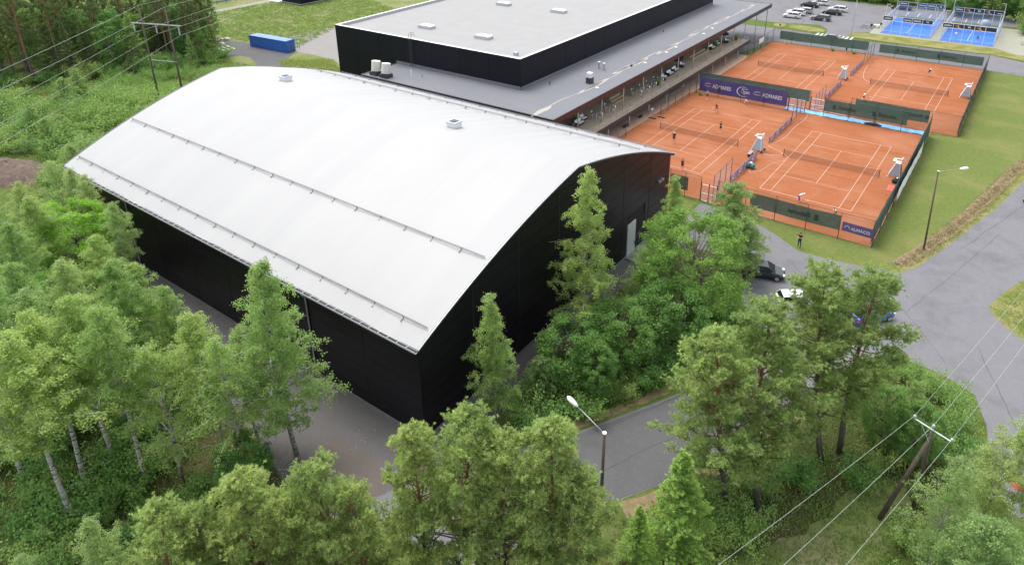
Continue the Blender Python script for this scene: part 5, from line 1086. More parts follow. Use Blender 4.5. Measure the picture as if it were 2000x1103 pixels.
# ------------------------------------------------------------------ people
def person(label, x, y, rz, top, bottom, pose='stand', cap=None, h=1.75, z=.02, sleeves='skin', shoes='cloth_white', legs='skin', hair='hair', racket=None):
    J = {'pel': (0, 0, .95), 'belly': (0, .01, 1.12), 'chest': (0, .01, 1.32), 'neck': (0, .0, 1.49), 'head': (0, .02, 1.60), 'crown': (0, .015, 1.70)}
    for s, n in ((-1, 'l'), (1, 'r')):
        J[n + 'sh'] = (s * .17, 0, 1.41); J[n + 'el'] = (s * .25, -.02, 1.13); J[n + 'wr'] = (s * .27, .06, .90); J[n + 'ha'] = (s * .27, .09, .82)
        J[n + 'hip'] = (s * .09, 0, .90); J[n + 'kn'] = (s * .11, .02, .49); J[n + 'an'] = (s * .12, -.02, .09); J[n + 'to'] = (s * .13, .13, .045)
    up = ['belly', 'chest', 'neck', 'head', 'crown', 'lsh', 'rsh', 'lel', 'rel', 'lwr', 'rwr', 'lha', 'rha']
    def bend(names, piv, ang):
        c, s_ = math.cos(ang), math.sin(ang)
        for n in names: px, py, pz = J[n]; dy, dz = py - piv[1], pz - piv[2]; J[n] = (px, piv[1] + dy * c + dz * s_, piv[2] - dy * s_ + dz * c)
    def drop(d, spread=0, fwd=.25):
        for n in list(J):
            if n[1:] in ('kn', 'an', 'to'): continue
            J[n] = (J[n][0], J[n][1], J[n][2] - d)
        for s, n in ((-1, 'l'), (1, 'r')): J[n + 'kn'] = (s * (.14 + spread), fwd, .49 - d * .25); J[n + 'an'] = (s * (.15 + spread), -.02, .09); J[n + 'to'] = (s * (.17 + spread), .14, .045)
    if pose == 'ready':
        drop(.16, .1, .2); bend(up, J['pel'], .55)
        for s, n in ((-1, 'l'), (1, 'r')): e = J[n + 'sh']; J[n + 'el'] = (s * .24, e[1] + .1, e[2] - .25); J[n + 'wr'] = (s * .14, e[1] + .33, e[2] - .22); J[n + 'ha'] = (s * .10, e[1] + .41, e[2] - .20)
    if pose == 'bend':
        drop(.1, .06, .16); bend(up, J['pel'], 1.0)
        for s, n in ((-1, 'l'), (1, 'r')): e = J[n + 'sh']; J[n + 'el'] = (s * .2, e[1] + .06, e[2] - .28); J[n + 'wr'] = (s * .14, e[1] + .14, e[2] - .5); J[n + 'ha'] = (s * .13, e[1] + .17, e[2] - .58)
    if pose == 'crouch':
        drop(.55, .12, .38); bend(up, J['pel'], .5)
        for s, n in ((-1, 'l'), (1, 'r')): e = J[n + 'sh']; J[n + 'el'] = (s * .24, e[1] + .18, e[2] - .2); J[n + 'wr'] = (s * .12, e[1] + .38, e[2] - .3); J[n + 'ha'] = (s * .10, e[1] + .45, e[2] - .34)
    if pose == 'crossed':
        for s, n in ((-1, 'l'), (1, 'r')): J[n + 'el'] = (s * .24, .08, 1.14); J[n + 'wr'] = (-s * .02, .22, 1.14 + s * .02); J[n + 'ha'] = (-s * .10, .2, 1.17 + s * .02)
        J['lkn'] = (-.13, .02, .49); J['lan'] = (-.17, 0, .09); J['lto'] = (-.2, .14, .045)
    if pose == 'run':
        J['lkn'] = (-.1, .24, .52); J['lan'] = (-.1, .12, .12); J['lto'] = (-.1, .27, .06); J['rkn'] = (.11, -.06, .48); J['ran'] = (.12, -.36, .2); J['rto'] = (.12, -.26, .08); bend(up, J['pel'], .3); J['rel'] = (.3, .15, 1.05); J['rwr'] = (.36, .36, 1.1); J['rha'] = (.38, .44, 1.12)
    rr_ = {'pel': .135, 'belly': .125, 'chest': .15, 'neck': .055, 'head': .092, 'crown': .07, 'sh': .075, 'el': .046, 'wr': .032, 'ha': .036, 'hip': .10, 'kn': .062, 'an': .042, 'to': .04}
    names = list(J); idx = {n: i for i, n in enumerate(names)}
    E = [('pel', 'belly'), ('belly', 'chest'), ('chest', 'neck'), ('neck', 'head'), ('head', 'crown')]
    for n in 'lr': E += [('chest', n + 'sh'), (n + 'sh', n + 'el'), (n + 'el', n + 'wr'), (n + 'wr', n + 'ha'), ('pel', n + 'hip'), (n + 'hip', n + 'kn'), (n + 'kn', n + 'an'), (n + 'an', n + 'to')]
    me = D.meshes.new('sk'); me.from_pydata([J[n] for n in names], [(idx[a], idx[b]) for a, b in E], []); o = D.objects.new('sk', me); COL.objects.link(o)
    o.modifiers.new('s', 'SKIN'); sv = me.skin_vertices[0].data
    for i, n in enumerate(names):
        r_ = rr_.get(n, rr_.get(n[1:], .05)); sv[i].radius = (r_, r_); sv[i].use_root = (n == 'pel')
    sb = o.modifiers.new('d', 'SUBSURF'); sb.levels = 1; sb.render_levels = 1
    dg = bpy.context.evaluated_depsgraph_get(); dg.update(); bm_ = D.meshes.new_from_object(o.evaluated_get(dg)); D.objects.remove(o); D.meshes.remove(me)
    V = [tuple(v.co) for v in bm_.vertices]; F = [tuple(p.vertices) for p in bm_.polygons]; D.meshes.remove(bm_)
    mats = ['skin', top, bottom, shoes, legs, sleeves]
    seg = [(Vector(J[a]), Vector(J[b]), a, b) for a, b in E]
    def bone_mat(c):
        best, bm2 = 9, 0
        for A, B, a, b in seg:
            d = B - A; t_ = max(0, min(1, (c - A).dot(d) / max(d.length_squared, 1e-6))); dist = (A + d * t_ - c).length / (.6 + 1.2 * rr_.get(a, rr_.get(a[1:], .05)) / .15)
            if dist < best:
                best = dist; k = b[1:] if b[0] in 'lr' and b not in ('belly',) else b
                bm2 = {'belly': 2 if t_ < .35 else 1, 'chest': 1, 'neck': 1 if t_ < .75 else 0, 'head': 0, 'crown': 0, 'sh': 1, 'el': 1 if t_ < .55 else 5, 'wr': 5, 'ha': 0, 'hip': 2, 'kn': 2 if t_ < .62 else 4, 'an': 4 if t_ < .85 else 3, 'to': 3}.get(k, 1)
        return bm2
    MI = []
    for f in F:
        c = Vector((0, 0, 0))
        for i in f: c += Vector(V[i])
        MI.append(bone_mat(c / len(f)))
    m = MB(); m.v = V; m.f = F; m.m = MI
    for s, n in ((-1, 'l'), (1, 'r')):          # fingers and thumb
        wv, hv = Vector(J[n + 'wr']), Vector(J[n + 'ha']); d = (hv - wv).normalized(); side = d.cross(Vector((0, 1, 0)));  side = side.normalized() if side.length > .1 else Vector((1, 0, 0)); pal = d.cross(side)
        for k, ln in enumerate((.06, .075, .08, .07)):
            b0 = hv + side * (k - 1.5) * .018; m.tube([tuple(b0), tuple(b0 + d * ln * .55 + pal * .008), tuple(b0 + d * ln + pal * .025)], [.010, .009, .007], 5)
        m.tube([tuple(hv - d * .03 + side * .03 * s), tuple(hv + side * .055 * s + d * .01), tuple(hv + side * .05 * s + d * .04)], [.012, .010, .008], 5)
    hd, cr = Vector(J['head']), Vector(J['crown']); upv = (cr - hd).normalized(); fw = Vector((0, 1, 0)); fw = (fw - upv * fw.dot(upv)).normalized(); sd_ = upv.cross(fw)
    m.tube([tuple(hd + fw * .085 + upv * .03), tuple(hd + fw * .108 + upv * .0)], [.010, .016], 5)
    for s in (-1, 1): m.tube([tuple(hd + sd_ * s * .085 + upv * .005), tuple(hd + sd_ * s * .10 + upv * .015)], [.022, .014], 6)
    m.tube([tuple(hd + fw * .088 - upv * .04 - sd_ * .022), tuple(hd + fw * .088 - upv * .04 + sd_ * .022)], .007, 5, 2)
    t = thing('person', label, 'person', (x, y, z), rz); t.scale = (h / 1.75,) * 3
    m.build('body', mats, t, None, True)
    # hair / cap shell
    hb = MB(); n = 10; vs = []
    for (q, r_) in ((-.02, .098), (.04, .104), (.085, .085), (.115, .045)): vs += [tuple(hd + upv * (q + .02) + (sd_ * math.cos(a) + fw * math.sin(a)) * r_ - fw * .012) for a in np.linspace(0, 2 * pi, n, endpoint=False)]
    vs.append(tuple(hd + upv * .145)); hb.add(vs, [(k * n + i, k * n + (i + 1) % n, (k + 1) * n + (i + 1) % n, (k + 1) * n + i) for k in range(3) for i in range(n)] + [(3 * n + i, 3 * n + (i + 1) % n, 4 * n) for i in range(n)])
    if cap: hb.add([tuple(hd + upv * .05 + fw * .08 + sd_ * a) for a in (-.07, .07)] + [tuple(hd + upv * .035 + fw * .19 + sd_ * a) for a in (.05, -.05)], [(0, 1, 2, 3)])
    hb.build('cap' if cap else 'hair', cap or hair, t, None, True)
    for s in (-1, 1): MB().tube([tuple(hd + fw * .088 + sd_ * s * .033 + upv * .03), tuple(hd + fw * .094 + sd_ * s * .033 + upv * .03)], .010, 6).build('eye', 'cloth_black', t)
    if racket:
        rk = thing('tennis_racket', racket, 'tennis racket', (x, y, z), rz); hv = Vector(J['rha']); dd = Vector((.25, .75, -.1)).normalized(); e1 = dd.cross(Vector((0, 0, 1))).normalized()
        MB().tube([tuple(hv - dd * .12), tuple(hv + dd * .28)], .016, 6).build('grip', 'rubber', rk); c = hv + dd * .45
        MB().tube([tuple(c + (dd * math.cos(a) * .17 + e1 * math.sin(a) * .13)) for a in np.linspace(0, 2 * pi, 17)], .012, 5, 0, False).build('hoop', 'cushion', rk)
        mm_ = MB(); mm_.add([tuple(c + (dd * math.cos(a) * .16 + e1 * math.sin(a) * .12)) for a in np.linspace(0, 2 * pi, 16, endpoint=False)], [tuple(range(16))]); mm_.build('strings', 'net_mesh', rk)
    return t
person('person in a pale grey shirt standing at the left end of the purple banner', -19.0, 28.9, pi + .2, 'cloth_grey', 'cloth_black')
person('player in a maroon top bent ready at the far baseline of the front left court', -15.3, 23.9, pi, 'cloth_maroon', 'cloth_black', 'ready', racket='tennis racket held by the player at the far baseline')
person('player in black standing inside the far half of the front left court', -11.4, 15.6, pi - .3, 'cloth_black', 'cloth_black', 'crossed')
person('person in black with a white cap standing behind the net of the front left court', -15.4, 7.6, .4, 'cloth_black', 'cloth_black', 'stand', 'cloth_white', 1.82)
person('person in dark red and black beside the hall corner on the front left court', -10.4, -.6, -.3, 'cloth_maroon', 'cloth_black')
person('ball kid with a white cap crouching under the purple banner', -12.5, 30.3, pi - .5, 'cloth_white', 'cloth_black', 'crouch', 'cloth_white', 1.5)
person('player in a white top and purple leggings bending down on the front right court', 5.1, -1.1, -1.3, 'cloth_white', 'cloth_purple', 'bend', 'cloth_white', 1.72, .02, 'cloth_white', 'cloth_white', 'cloth_purple', racket='tennis racket held by the bending player in purple leggings')
person('ball kid in a white shirt crouching above the mirrored windscreen', 9.7, -1.9, 2.4, 'cloth_white', 'cloth_black', 'crouch', None, 1.5)
person('man in a black shirt and jeans with folded arms on the forecourt', 8.35, -11.9, pi - .4, 'cloth_black', 'cloth_navy', 'crossed', None, 1.85, .016, 'skin', 'cloth_black', 'cloth_navy')
person('player in black with a white cap at the far baseline of the rear right court', 9.8, 64.4, pi + .5, 'cloth_black', 'cloth_black', 'ready', 'cloth_white', 1.85, racket='tennis racket held by the player on the rear right court')
person('player in a white shirt at the near end of the rear right court', 3.1, 42.6, -1.2, 'cloth_white', 'cloth_black', 'run', None, 1.75, racket='tennis racket held by the white shirted player on the rear right court')
person('ball kid in black standing at the road end fence of the rear left court', -6.6, 72.3, pi, 'cloth_black', 'cloth_black', 'stand', None, 1.6)
person('ball kid in orange crouching at the far corner of the rear left court', -19.2, 73.3, pi, 'yellow_fabric', 'cloth_black', 'crouch', None, 1.5)
person('person in a yellow shirt and black shorts at the grass islands', -24.9, 87.3, .8, 'yellow_fabric', 'cloth_black', 'stand', None, 1.75, .02)
person('padel player in white in the left part of the farther padel court', 10.2, 98.2, .3, 'cloth_white', 'cloth_grey', 'ready', None, 1.75, .1)
person('padel player in dark blue in the right part of the farther padel court', 14.4, 97.2, .1, 'cloth_blue', 'cloth_navy', 'ready', None, 1.78, .1)
# ------------------------------------------------------------------ vegetation generators
TAU = 2 * math.pi
def unit(v): return v / np.maximum(np.linalg.norm(v, axis=-1, keepdims=True), 1e-6)
def leaves(g, cen, size, tint, flat=.0):
    n = len(cen); a = unit(g.normal(0, 1, (n, 3))); a[:, 2] *= (1 - flat); a = unit(a)
    b = unit(np.cross(a, g.normal(0, 1, (n, 3)))); s = size * g.uniform(.7, 1.25, n)
    a = a * s[:, None]; b = b * (s * .62)[:, None]
    return np.stack([cen - a, cen - b * .9 + a * .1, cen + a, cen + b * .9 + a * .1], 1).reshape(-1, 3), tint
def needles(g, cen, dirs, n, ln, wd, tint, spread=.9):
    k = len(cen); c = np.repeat(cen, n, 0); d = unit(np.repeat(dirs, n, 0) + g.normal(0, spread, (k * n, 3)))
    s = unit(np.cross(d, g.normal(0, 1, (k * n, 3)))) * wd; L = ln * g.uniform(.7, 1.2, k * n)[:, None]
    c = c + d * .02
    return np.stack([c - s, c + s, c + d * L], 1).reshape(-1, 3), np.repeat(tint, n) + g.normal(0, .08, k * n)
def path_pts(p0, d0, L, n, droop, g, wob=.12):
    P_ = [np.array(p0, float)]; d = np.array(d0, float)
    for i in range(n):
        d = d + np.array([0, 0, droop / n]) + g.normal(0, wob, 3) / n; d = d / np.linalg.norm(d); P_.append(P_[-1] + d * L / n)
    return np.array(P_)
def at_(P_, t): 
    x = np.clip(t, 0, .9999) * (len(P_) - 1); i = x.astype(int); f = (x - i)[:, None]; return P_[i] * (1 - f) + P_[i + 1] * f
def trunk_curve(g, h, bend=.25, n=9):
    z = np.linspace(0, h, n); a = g.uniform(0, TAU); s = np.sin(z / h * math.pi * g.uniform(.8, 1.4)) * bend
    return np.stack([s * math.cos(a), s * math.sin(a), z], 1)
PROTO = {}
def add_proto(key, name, trunk, tmat, verts, nper, tint, lmat, h):
    PROTO[key] = (name, trunk.data('trunk', tmat, True), fastmesh('crown', verts, nper, lmat, tint), h)
def birch(key, seed, h=14, cb=.28, wid=2.3, nb=34, tw=11, lf=44, lmat='leaf_birch', name='birch_tree', size=.066, droop=-.9, bark='bark_birch', r0=.155, pw=.75, fork=False):
    g = np.random.default_rng(seed); T = trunk_curve(g, h, .3); m = MB(); m.tube([tuple(p) for p in T], [r0 * (1 - .9 * i / 8) + .012 for i in range(9)], 7)
    cen = []; tn = []
    for i in range(nb):
        s = (i + g.uniform(0, .8)) / nb; t = cb + (1 - cb) * s * .97; p0 = at_(T, np.array([t]))[0]
        w_ = wid * (.35 + .65 * min(1, s / .22)) * max(.06, (1 - s) ** pw) * g.uniform(.75, 1.2) + .15
        az = i * 2.399 + g.normal(0, .35); el = g.uniform(.5, 1.0) + .35 * s
        P_ = path_pts(p0, (math.cos(az) * math.cos(el), math.sin(az) * math.cos(el), math.sin(el)), w_ * 1.35, 6, droop, g)
        m.tube([tuple(p) for p in P_], [max(.009, r0 * .32 * (1 - t) * 1.3 * (1 - .8 * k / 6) + .006) for k in range(7)], 4, 0, False)
        nt_ = max(3, int(tw * (w_ / wid) + 2))
        for j in range(nt_):
            f = g.uniform(.22, 1.0); q0 = at_(P_, np.array([f]))[0]; a2 = g.uniform(0, TAU); L2 = g.uniform(.45, 1.25) * (.5 + .5 * w_ / wid)
            Q = path_pts(q0, (math.cos(a2), math.sin(a2), g.uniform(-.1, .6)), L2, 4, droop * 1.4, g, .5); n = int(lf * g.uniform(.6, 1.3))
            c = at_(Q, g.uniform(.1, 1, n)) + g.normal(0, .11, (n, 3)); cen.append(c); tn.append(np.clip(g.normal(.30 + .35 * g.random(), .16, n), 0, 1))
    cen = np.concatenate(cen); tn = np.concatenate(tn); V, tn = leaves(g, cen, size, tn, .1)
    add_proto(key, name, m, bark, V, 4, tn, lmat, h)
def pine(key, seed, h=15, cb=.42, wid=2.7, nb=46, tufts=15, nn=13, mat='needle_pine', name='pine_tree', ln=.165, wd=.020, top=.55, r0=.17, bark='bark_pine', flat=1.0):
    g = np.random.default_rng(seed); T = trunk_curve(g, h, .35); m = MB(); m.tube([tuple(p) for p in T], [r0 * (1 - .86 * i / 8) + .015 for i in range(9)], 8)
    cen = []; dr = []; tn = []
    for i in range(nb):
        s = (i + g.uniform(0, .9)) / nb; t = cb + (1 - cb) * s * .985; p0 = at_(T, np.array([t]))[0]
        w_ = wid * (.45 + .55 * min(1, s / .25)) * max(.07, (1 - s) ** top) * g.uniform(.6, 1.2) + .18
        az = i * 2.399 + g.normal(0, .5); el = g.uniform(-.05, .35) + .75 * s
        P_ = path_pts(p0, (math.cos(az) * math.cos(el), math.sin(az) * math.cos(el), math.sin(el)), w_, 6, .55, g, .35)
        m.tube([tuple(p) for p in P_], [max(.012, r0 * .42 * (1.15 - t) * (1 - .8 * k / 6) + .008) for k in range(7)], 4, 0, False)
        nsub = max(3, int(5 * w_ / wid + 2)); 
        for j in range(nsub):
            f = g.uniform(.45, 1.0) if j else 1.0; q0 = at_(P_, np.array([f]))[0]; a2 = az + g.normal(0, .9); L2 = g.uniform(.4, 1.15) * (.5 + .5 * w_ / wid)
            Q = path_pts(q0, (math.cos(a2), math.sin(a2), g.uniform(.0, .5)), L2, 4, .8, g, .5)
            m.tube([tuple(p) for p in Q], [.014, .011, .009, .008, .006], 3, 0, False)
            n = int(tufts * g.uniform(.6, 1.3) * (.5 + .5 * w_ / wid)); tt = g.uniform(.1, 1, n) ** .6; c = at_(Q, tt) + g.normal(0, .135, (n, 3)) * np.array([1.2, 1.2, .55 * flat]); k_ = g.random(n) < .2; c[:, 2] += k_ * g.uniform(.05, .36, n); cen.append(c)
            d = unit(np.stack([np.full(n, math.cos(a2)) * .5, np.full(n, math.sin(a2)) * .5, np.full(n, .9)], 1) + g.normal(0, .3, (n, 3))); dr.append(d); b0 = g.normal(.38, .1); tn.append(np.clip(b0 + .35 * (tt - .5) + g.normal(0, .12, n), 0, 1))
    # dead lower twigs
    for i in range(9):
        t = g.uniform(.08, max(.12, cb)); p0 = at_(T, np.array([t]))[0]; az = g.uniform(0, TAU); P_ = path_pts(p0, (math.cos(az), math.sin(az), .0), g.uniform(.5, 1.6), 4, -.5, g, .5); m.tube([tuple(p) for p in P_], [.025, .018, .012, .009, .006], 4, 0, False)
    cen = np.concatenate(cen); V, tn = needles(g, cen, np.concatenate(dr), nn, ln, wd, np.concatenate(tn), .75)
    add_proto(key, name, m, bark, V, 3, tn, mat, h)
def broad(key, seed, h=9, wid=3.2, lmat='leaf_maple', name='broadleaf_tree', nclump=210, lf=95, size=.105, cb=.12, r0=.14, bark='bark_grey', shape=1.0, cl=.42):
    g = np.random.default_rng(seed); T = trunk_curve(g, h * .82, .25); m = MB(); m.tube([tuple(p) for p in T], [r0 * (1 - .85 * i / 8) + .012 for i in range(9)], 7)
    cen = []; tn = []
    ph = g.uniform(0, TAU, 6)
    for i in range(nclump):
        s = (i + g.random()) / nclump; z = cb + (1 - cb) * s; az = g.uniform(0, TAU); prof = math.sin(math.pi * min(1, (.12 + .88 * (1 - s)) ** shape)) ** .65 if s > 0 else .5
        prof *= 1 + .16 * math.sin(3 * az + ph[0] + 5 * s) + .10 * math.sin(5 * az + ph[1] - 9 * s)
        r_ = wid * prof * (g.uniform(.55, 1.0) ** .45); c0 = np.array([r_ * math.cos(az), r_ * math.sin(az), h * z]); n = int(lf * g.uniform(.5, 1.4)); sc = np.array([1.15, 1.15, .62]) * cl * g.uniform(.7, 1.25)
        cen.append(c0 + np.clip(g.normal(0, .5, (n, 3)), -1.1, 1.1) * sc); tn.append(np.clip(g.normal(.25 + .4 * g.random(), .14, n), 0, 1))
        if i % 4 == 0: p0 = at_(T, np.array([min(.95, max(.1, z - .15))]))[0]; m.tube([tuple(p0), tuple((p0 + c0) / 2 + [0, 0, .15]), tuple(c0)], [.045, .03, .012], 4, 0, False)
    cen = np.concatenate(cen); V, tn = leaves(g, cen, size, np.concatenate(tn), .2)
    add_proto(key, name, m, bark, V, 4, tn, lmat, h)
def spruce(key, seed, h=9, wid=2.0, mat='needle_spruce', name='spruce_tree'):
    g = np.random.default_rng(seed); T = trunk_curve(g, h, .08); m = MB(); m.tube([tuple(p) for p in T], [.11 * (1 - .9 * i / 8) + .01 for i in range(9)], 7); cen = []; dr = []; tn = []
    nb = 110
    for i in range(nb):
        s = (i + g.random()) / nb; p0 = at_(T, np.array([.06 + .93 * s]))[0]; w_ = wid * (1 - s) ** .9 * g.uniform(.8, 1.1) + .12; az = i * 2.399 + g.normal(0, .3); el = -.1 + .7 * s
        P_ = path_pts(p0, (math.cos(az) * math.cos(el), math.sin(az) * math.cos(el), math.sin(el)), w_, 6, .25 - .2 * (1 - s), g, .15); m.tube([tuple(p) for p in P_], [.02, .017, .014, .011, .009, .007, .005], 4, 0, False)
        n = int(44 * w_ / wid + 8); tt = g.uniform(.12, 1, n); side = np.array([-math.sin(az), math.cos(az), 0]); lat = g.normal(0, .16, n) * (w_ * .6 + .1) * (1.1 - tt * .7)
        cen.append(at_(P_, tt) + lat[:, None] * side + g.normal(0, .035, (n, 3)) - np.abs(lat)[:, None] * np.array([0, 0, .25])); dr.append(unit(np.stack([np.full(n, math.cos(az)), np.full(n, math.sin(az)), np.full(n, .15)], 1) + np.sign(lat)[:, None] * side * .7)); tn.append(np.clip(.25 + .55 * tt + g.normal(0, .12, n), 0, 1))
    V, tn = needles(g, np.concatenate(cen), np.concatenate(dr), 12, .13, .02, np.concatenate(tn), .55); add_proto(key, name, m, 'bark_grey', V, 3, tn, mat, h)
def shrub(key, seed, h=2.6, wid=1.6, lmat='leaf_shrub', name='bush', n0=26, lf=95, size=.085):
    g = np.random.default_rng(seed); m = MB(); cen = []; tn = []
    for i in range(n0):
        az = i * 2.399 + g.normal(0, .4); r_ = wid * math.sqrt(g.random()) * .8; el = g.uniform(.9, 1.45); d = (math.cos(az) * math.cos(el), math.sin(az) * math.cos(el), math.sin(el)); L = h * g.uniform(.65, 1.05); P_ = path_pts((r_ * .35 * math.cos(az), r_ * .35 * math.sin(az), 0), d, L, 5, -.5, g, .25)
        m.tube([tuple(p) for p in P_], [.03, .025, .02, .014, .01, .006], 4, 0, False); n = int(lf * g.uniform(.7, 1.3)); tt = g.uniform(.12, 1, n); cen.append(at_(P_, tt) + g.normal(0, .22, (n, 3)) * np.array([1, 1, .8])); tn.append(np.clip(g.normal(.3 + .35 * g.random(), .15, n), 0, 1))
    cen = np.concatenate(cen); cen[:, 2] = np.abs(cen[:, 2]); V, tn = leaves(g, cen, size, np.concatenate(tn), .2); add_proto(key, name, m, 'bark_grey', V, 4, tn, lmat, h)
birch('bairy', 7, 13, .18, 3.2, 54, 11, 40); birch('b1', 1, 14, .38, 2.8, 58, 12, 60); birch('b2', 2, 14, .47, 2.6, 50, 13, 60); birch('b3', 3, 14, .16, 3.2, 76, 12, 66); birch('b4', 4, 14, .36, 2.6, 54, 11, 58, 'leaf_birch_pale')
birch('bslim', 5, 14, .10, 2.4, 66, 12, 70, 'leaf_birch', 'birch_tree', .066, -.7, 'bark_birch', .10, .8)
birch('btall', 6, 16, .10, 3.3, 68, 13, 74, 'leaf_birch', 'birch_tree', .07, -1.0, 'bark_birch', .12, .85)
birch('bsparse', 8, 10, .2, 2.6, 36, 10, 44, 'leaf_willow', 'willow_tree', .06, -.8, 'bark_pale', .09, .6)
birch('willow', 9, 9, .10, 3.0, 56, 13, 66, 'leaf_willow', 'willow_tree', .066, -1.4, 'bark_grey', .12, .6)
pine('p1', 11, 15, .20, 3.8, 84, 30, 14); pine('p2', 12, 15, .14, 4.0, 92, 30, 14); pine('p3', 13, 15, .34, 3.3, 56, 28, 14); pine('p4', 14, 15, .18, 3.5, 80, 32, 14, 'needle_pine', 'pine_tree', .165, .020, .7)
pine('pf1', 15, 22, .42, 3.8, 50, 18, 9, 'needle_forest', 'pine_tree', .26, .04, .5, .24); pine('pf2', 16, 22, .30, 3.6, 54, 18, 9, 'needle_forest', 'pine_tree', .26, .04, .6, .22)
spruce('s1', 17); spruce('s2', 18, 9, 2.2, 'needle_forest')
broad('m1', 21, 9, 3.8, 'leaf_bright', 'broadleaf_tree', 320, 150, .085); broad('m2', 22, 9, 3.6, 'leaf_maple', 'broadleaf_tree', 320, 150, .085, .06, .14, 'bark_grey', .85); broad('m3', 23, 8, 3.1, 'leaf_dark', 'broadleaf_tree', 260, 150, .085, .05)
broad('d1', 24, 6, 2.8, 'leaf_dark', 'broadleaf_tree', 240, 150, .085, .03); broad('f1', 25, 16, 3.4, 'leaf_dark', 'broadleaf_tree', 240, 70, .17, .1, .2, 'bark_pale', 1.0, .7)
shrub('sh1', 31); shrub('sh2', 32, 3.2, 1.9, 'leaf_shrub', 'bush', 30, 100); shrub('sh3', 33, 2.2, 1.5, 'leaf_dark'); shrub('sh4', 34, 3.0, 1.6, 'leaf_willow', 'bush', 26, 85, .08)
def plant(key, x, y, h, label, cat='tree', group=None, wf=1.0, lean=(0, 0), rz=None, z=0.0):
    nm, tr, cr, h0 = PROTO[key]; t = thing(nm, label, cat, (x, y, z), R.uniform(0, TAU) if rz is None else rz, group); s = h / h0
    t.scale = (s * wf, s * wf, s)
    if lean != (0, 0):
        d = Vector((lean[0], lean[1], h)).normalized(); q = Vector((0, 0, 1)).rotation_difference(d); t.rotation_mode = 'QUATERNION'; t.rotation_quaternion = q @ Vector((0, 0, 1)).rotation_difference(Vector((0, 0, 1))) @ __import__('mathutils').Quaternion((0, 0, 1), t.rotation_euler[2])
    obj('trunk' if cat == 'tree' else 'stems', tr, t); obj('crown' if cat == 'tree' else 'foliage', cr, t); return t
def scatter(poly, n, seed, z=.01):
    g = np.random.default_rng(seed); xs = [p[0] for p in poly]; ys = [p[1] for p in poly]; out = []
    P_ = np.stack([g.uniform(min(xs), max(xs), n * 4), g.uniform(min(ys), max(ys), n * 4)], 1); ins = np.zeros(len(P_), bool); j = len(poly) - 1
    for i in range(len(poly)):
        xi, yi = poly[i]; xj, yj = poly[j]; c = ((yi > P_[:, 1]) != (yj > P_[:, 1])) & (P_[:, 0] < (xj - xi) * (P_[:, 1] - yi) / (yj - yi + 1e-9) + xi); ins ^= c; j = i
    P_ = P_[ins][:n]; return np.concatenate([P_, np.full((len(P_), 1), z)], 1)
# ------------------------------------------------------------------ trees in front of the hall (left grove)
plant('b3', -12.9, -62.5, 16.6, 'tall birch standing alone on the gravel before the long black wall', wf=.96, rz=3.54)
GR = 'birches of the left foreground grove'
for key, x, y, h, wf, lab in (
    ('b1', -16.6, -66.0, 13.2, 1.0, 'birch with forking pale limbs at the right edge of the left grove'),
    ('bairy', -13.6, -66.2, 12.8, 1.0, 'airy birch between the lone birch and the left grove'),
    ('bairy', -17.4, -68.8, 12.0, 1.0, 'airy birch over the stony ground in the left grove'),
    ('bairy', -16.2, -63.4, 10.6, .9, 'airy low birch at the gravel edge left of the lone birch'),
    ('bairy', -25.0, -69.0, 13.0, 1.0, 'airy birch behind the striped white trunk'),
    ('bairy', -29.6, -73.0, 14.0, 1.0, 'airy birch behind the trunks at the left picture edge'),
    ('b2', -19.0, -70.5, 15.0, 1.0, 'birch with a thin dark trunk beside the stony ground'),
    ('b2', -22.4, -70.9, 14.6, 1.0, 'birch with a straight white striped trunk above the bushes'),
    ('b2', -22.1, -73.2, 15.0, 1.05, 'birch with a long pale trunk left of the striped one'),
    ('b2', -19.8, -74.9, 15.4, 1.15, 'nearest birch with the thickest white trunk at the left'),
    ('b2', -25.9, -75.6, 15.0, 1.0, 'birch at the left picture edge with a white lower trunk'),
    ('b4', -27.0, -71.7, 14.0, 1.0, 'birch half hidden behind the thick white trunks'),
    ('b1', -26.8, -66.3, 13.4, 1.0, 'birch in the middle row of the left grove before the gravel strip'),
    ('b4', -30.9, -68.0, 13.0, 1.05, 'pale leaved birch in the second row of the left grove'),
    ('b2', -32.9, -70.7, 13.2, 1.05, 'birch at the left edge in the second row of the grove'),
    ('b1', -28.4, -64.4, 11.8, 1.0, 'birch overlapping the foot of the long black wall'),
    ('b3', -24.6, -64.0, 11.0, .95, 'low birch beside the gravel strip at the wall'),
    ('b2', -34.5, -64.2, 12.0, 1.0, 'birch just right of the bright green maple'),
    ('b4', -41.4, -59.6, 11.2, .95, 'birch reaching the gutter beside the downpipe'),
    ('b1', -46.6, -64.2, 12.2, 1.1, 'birch left of the bright green maple'),
    ('b3', -43.4, -67.4, 12.0, 1.1, 'birch at the far left edge behind the second row'),
    ('b4', -49.8, -58.4, 11.2, 1.0, 'birch whose twigs reach over the white roof near the corner'),
    ('b4', -54.5, -57.9, 10.6, 1.0, 'pale birch over the left end of the eave'),
    ('b2', -38.0, -71.5, 13.0, 1.1, 'birch far left in the third row of the grove'),
    ('b4', -55.5, -62.5, 10.5, 1.1, 'pale birch below the earth mound'),
    ('b1', -52.0, -66.5, 11.5, 1.1, 'birch at the left edge below the earth mound')):
    plant(key, x, y, h, lab, 'tree', GR, wf)
plant('b4', -62.8, -54.4, 10.2, 'pale birch at the outer left corner of the white roof', 'tree', None, 1.0)
plant('bsparse', -60.6, -57.4, 9.6, 'thin leaved birch twigs in front of the white roof corner', 'tree', None, 1.0)
plant('m1', -47.6, -61.4, 9.4, 'bright green maple beside the long black wall', 'tree', None, 1.0)
plant('m2', -36.6, -67.0, 8.6, 'bright green maple among the birches in the second row', 'tree', None, .9)
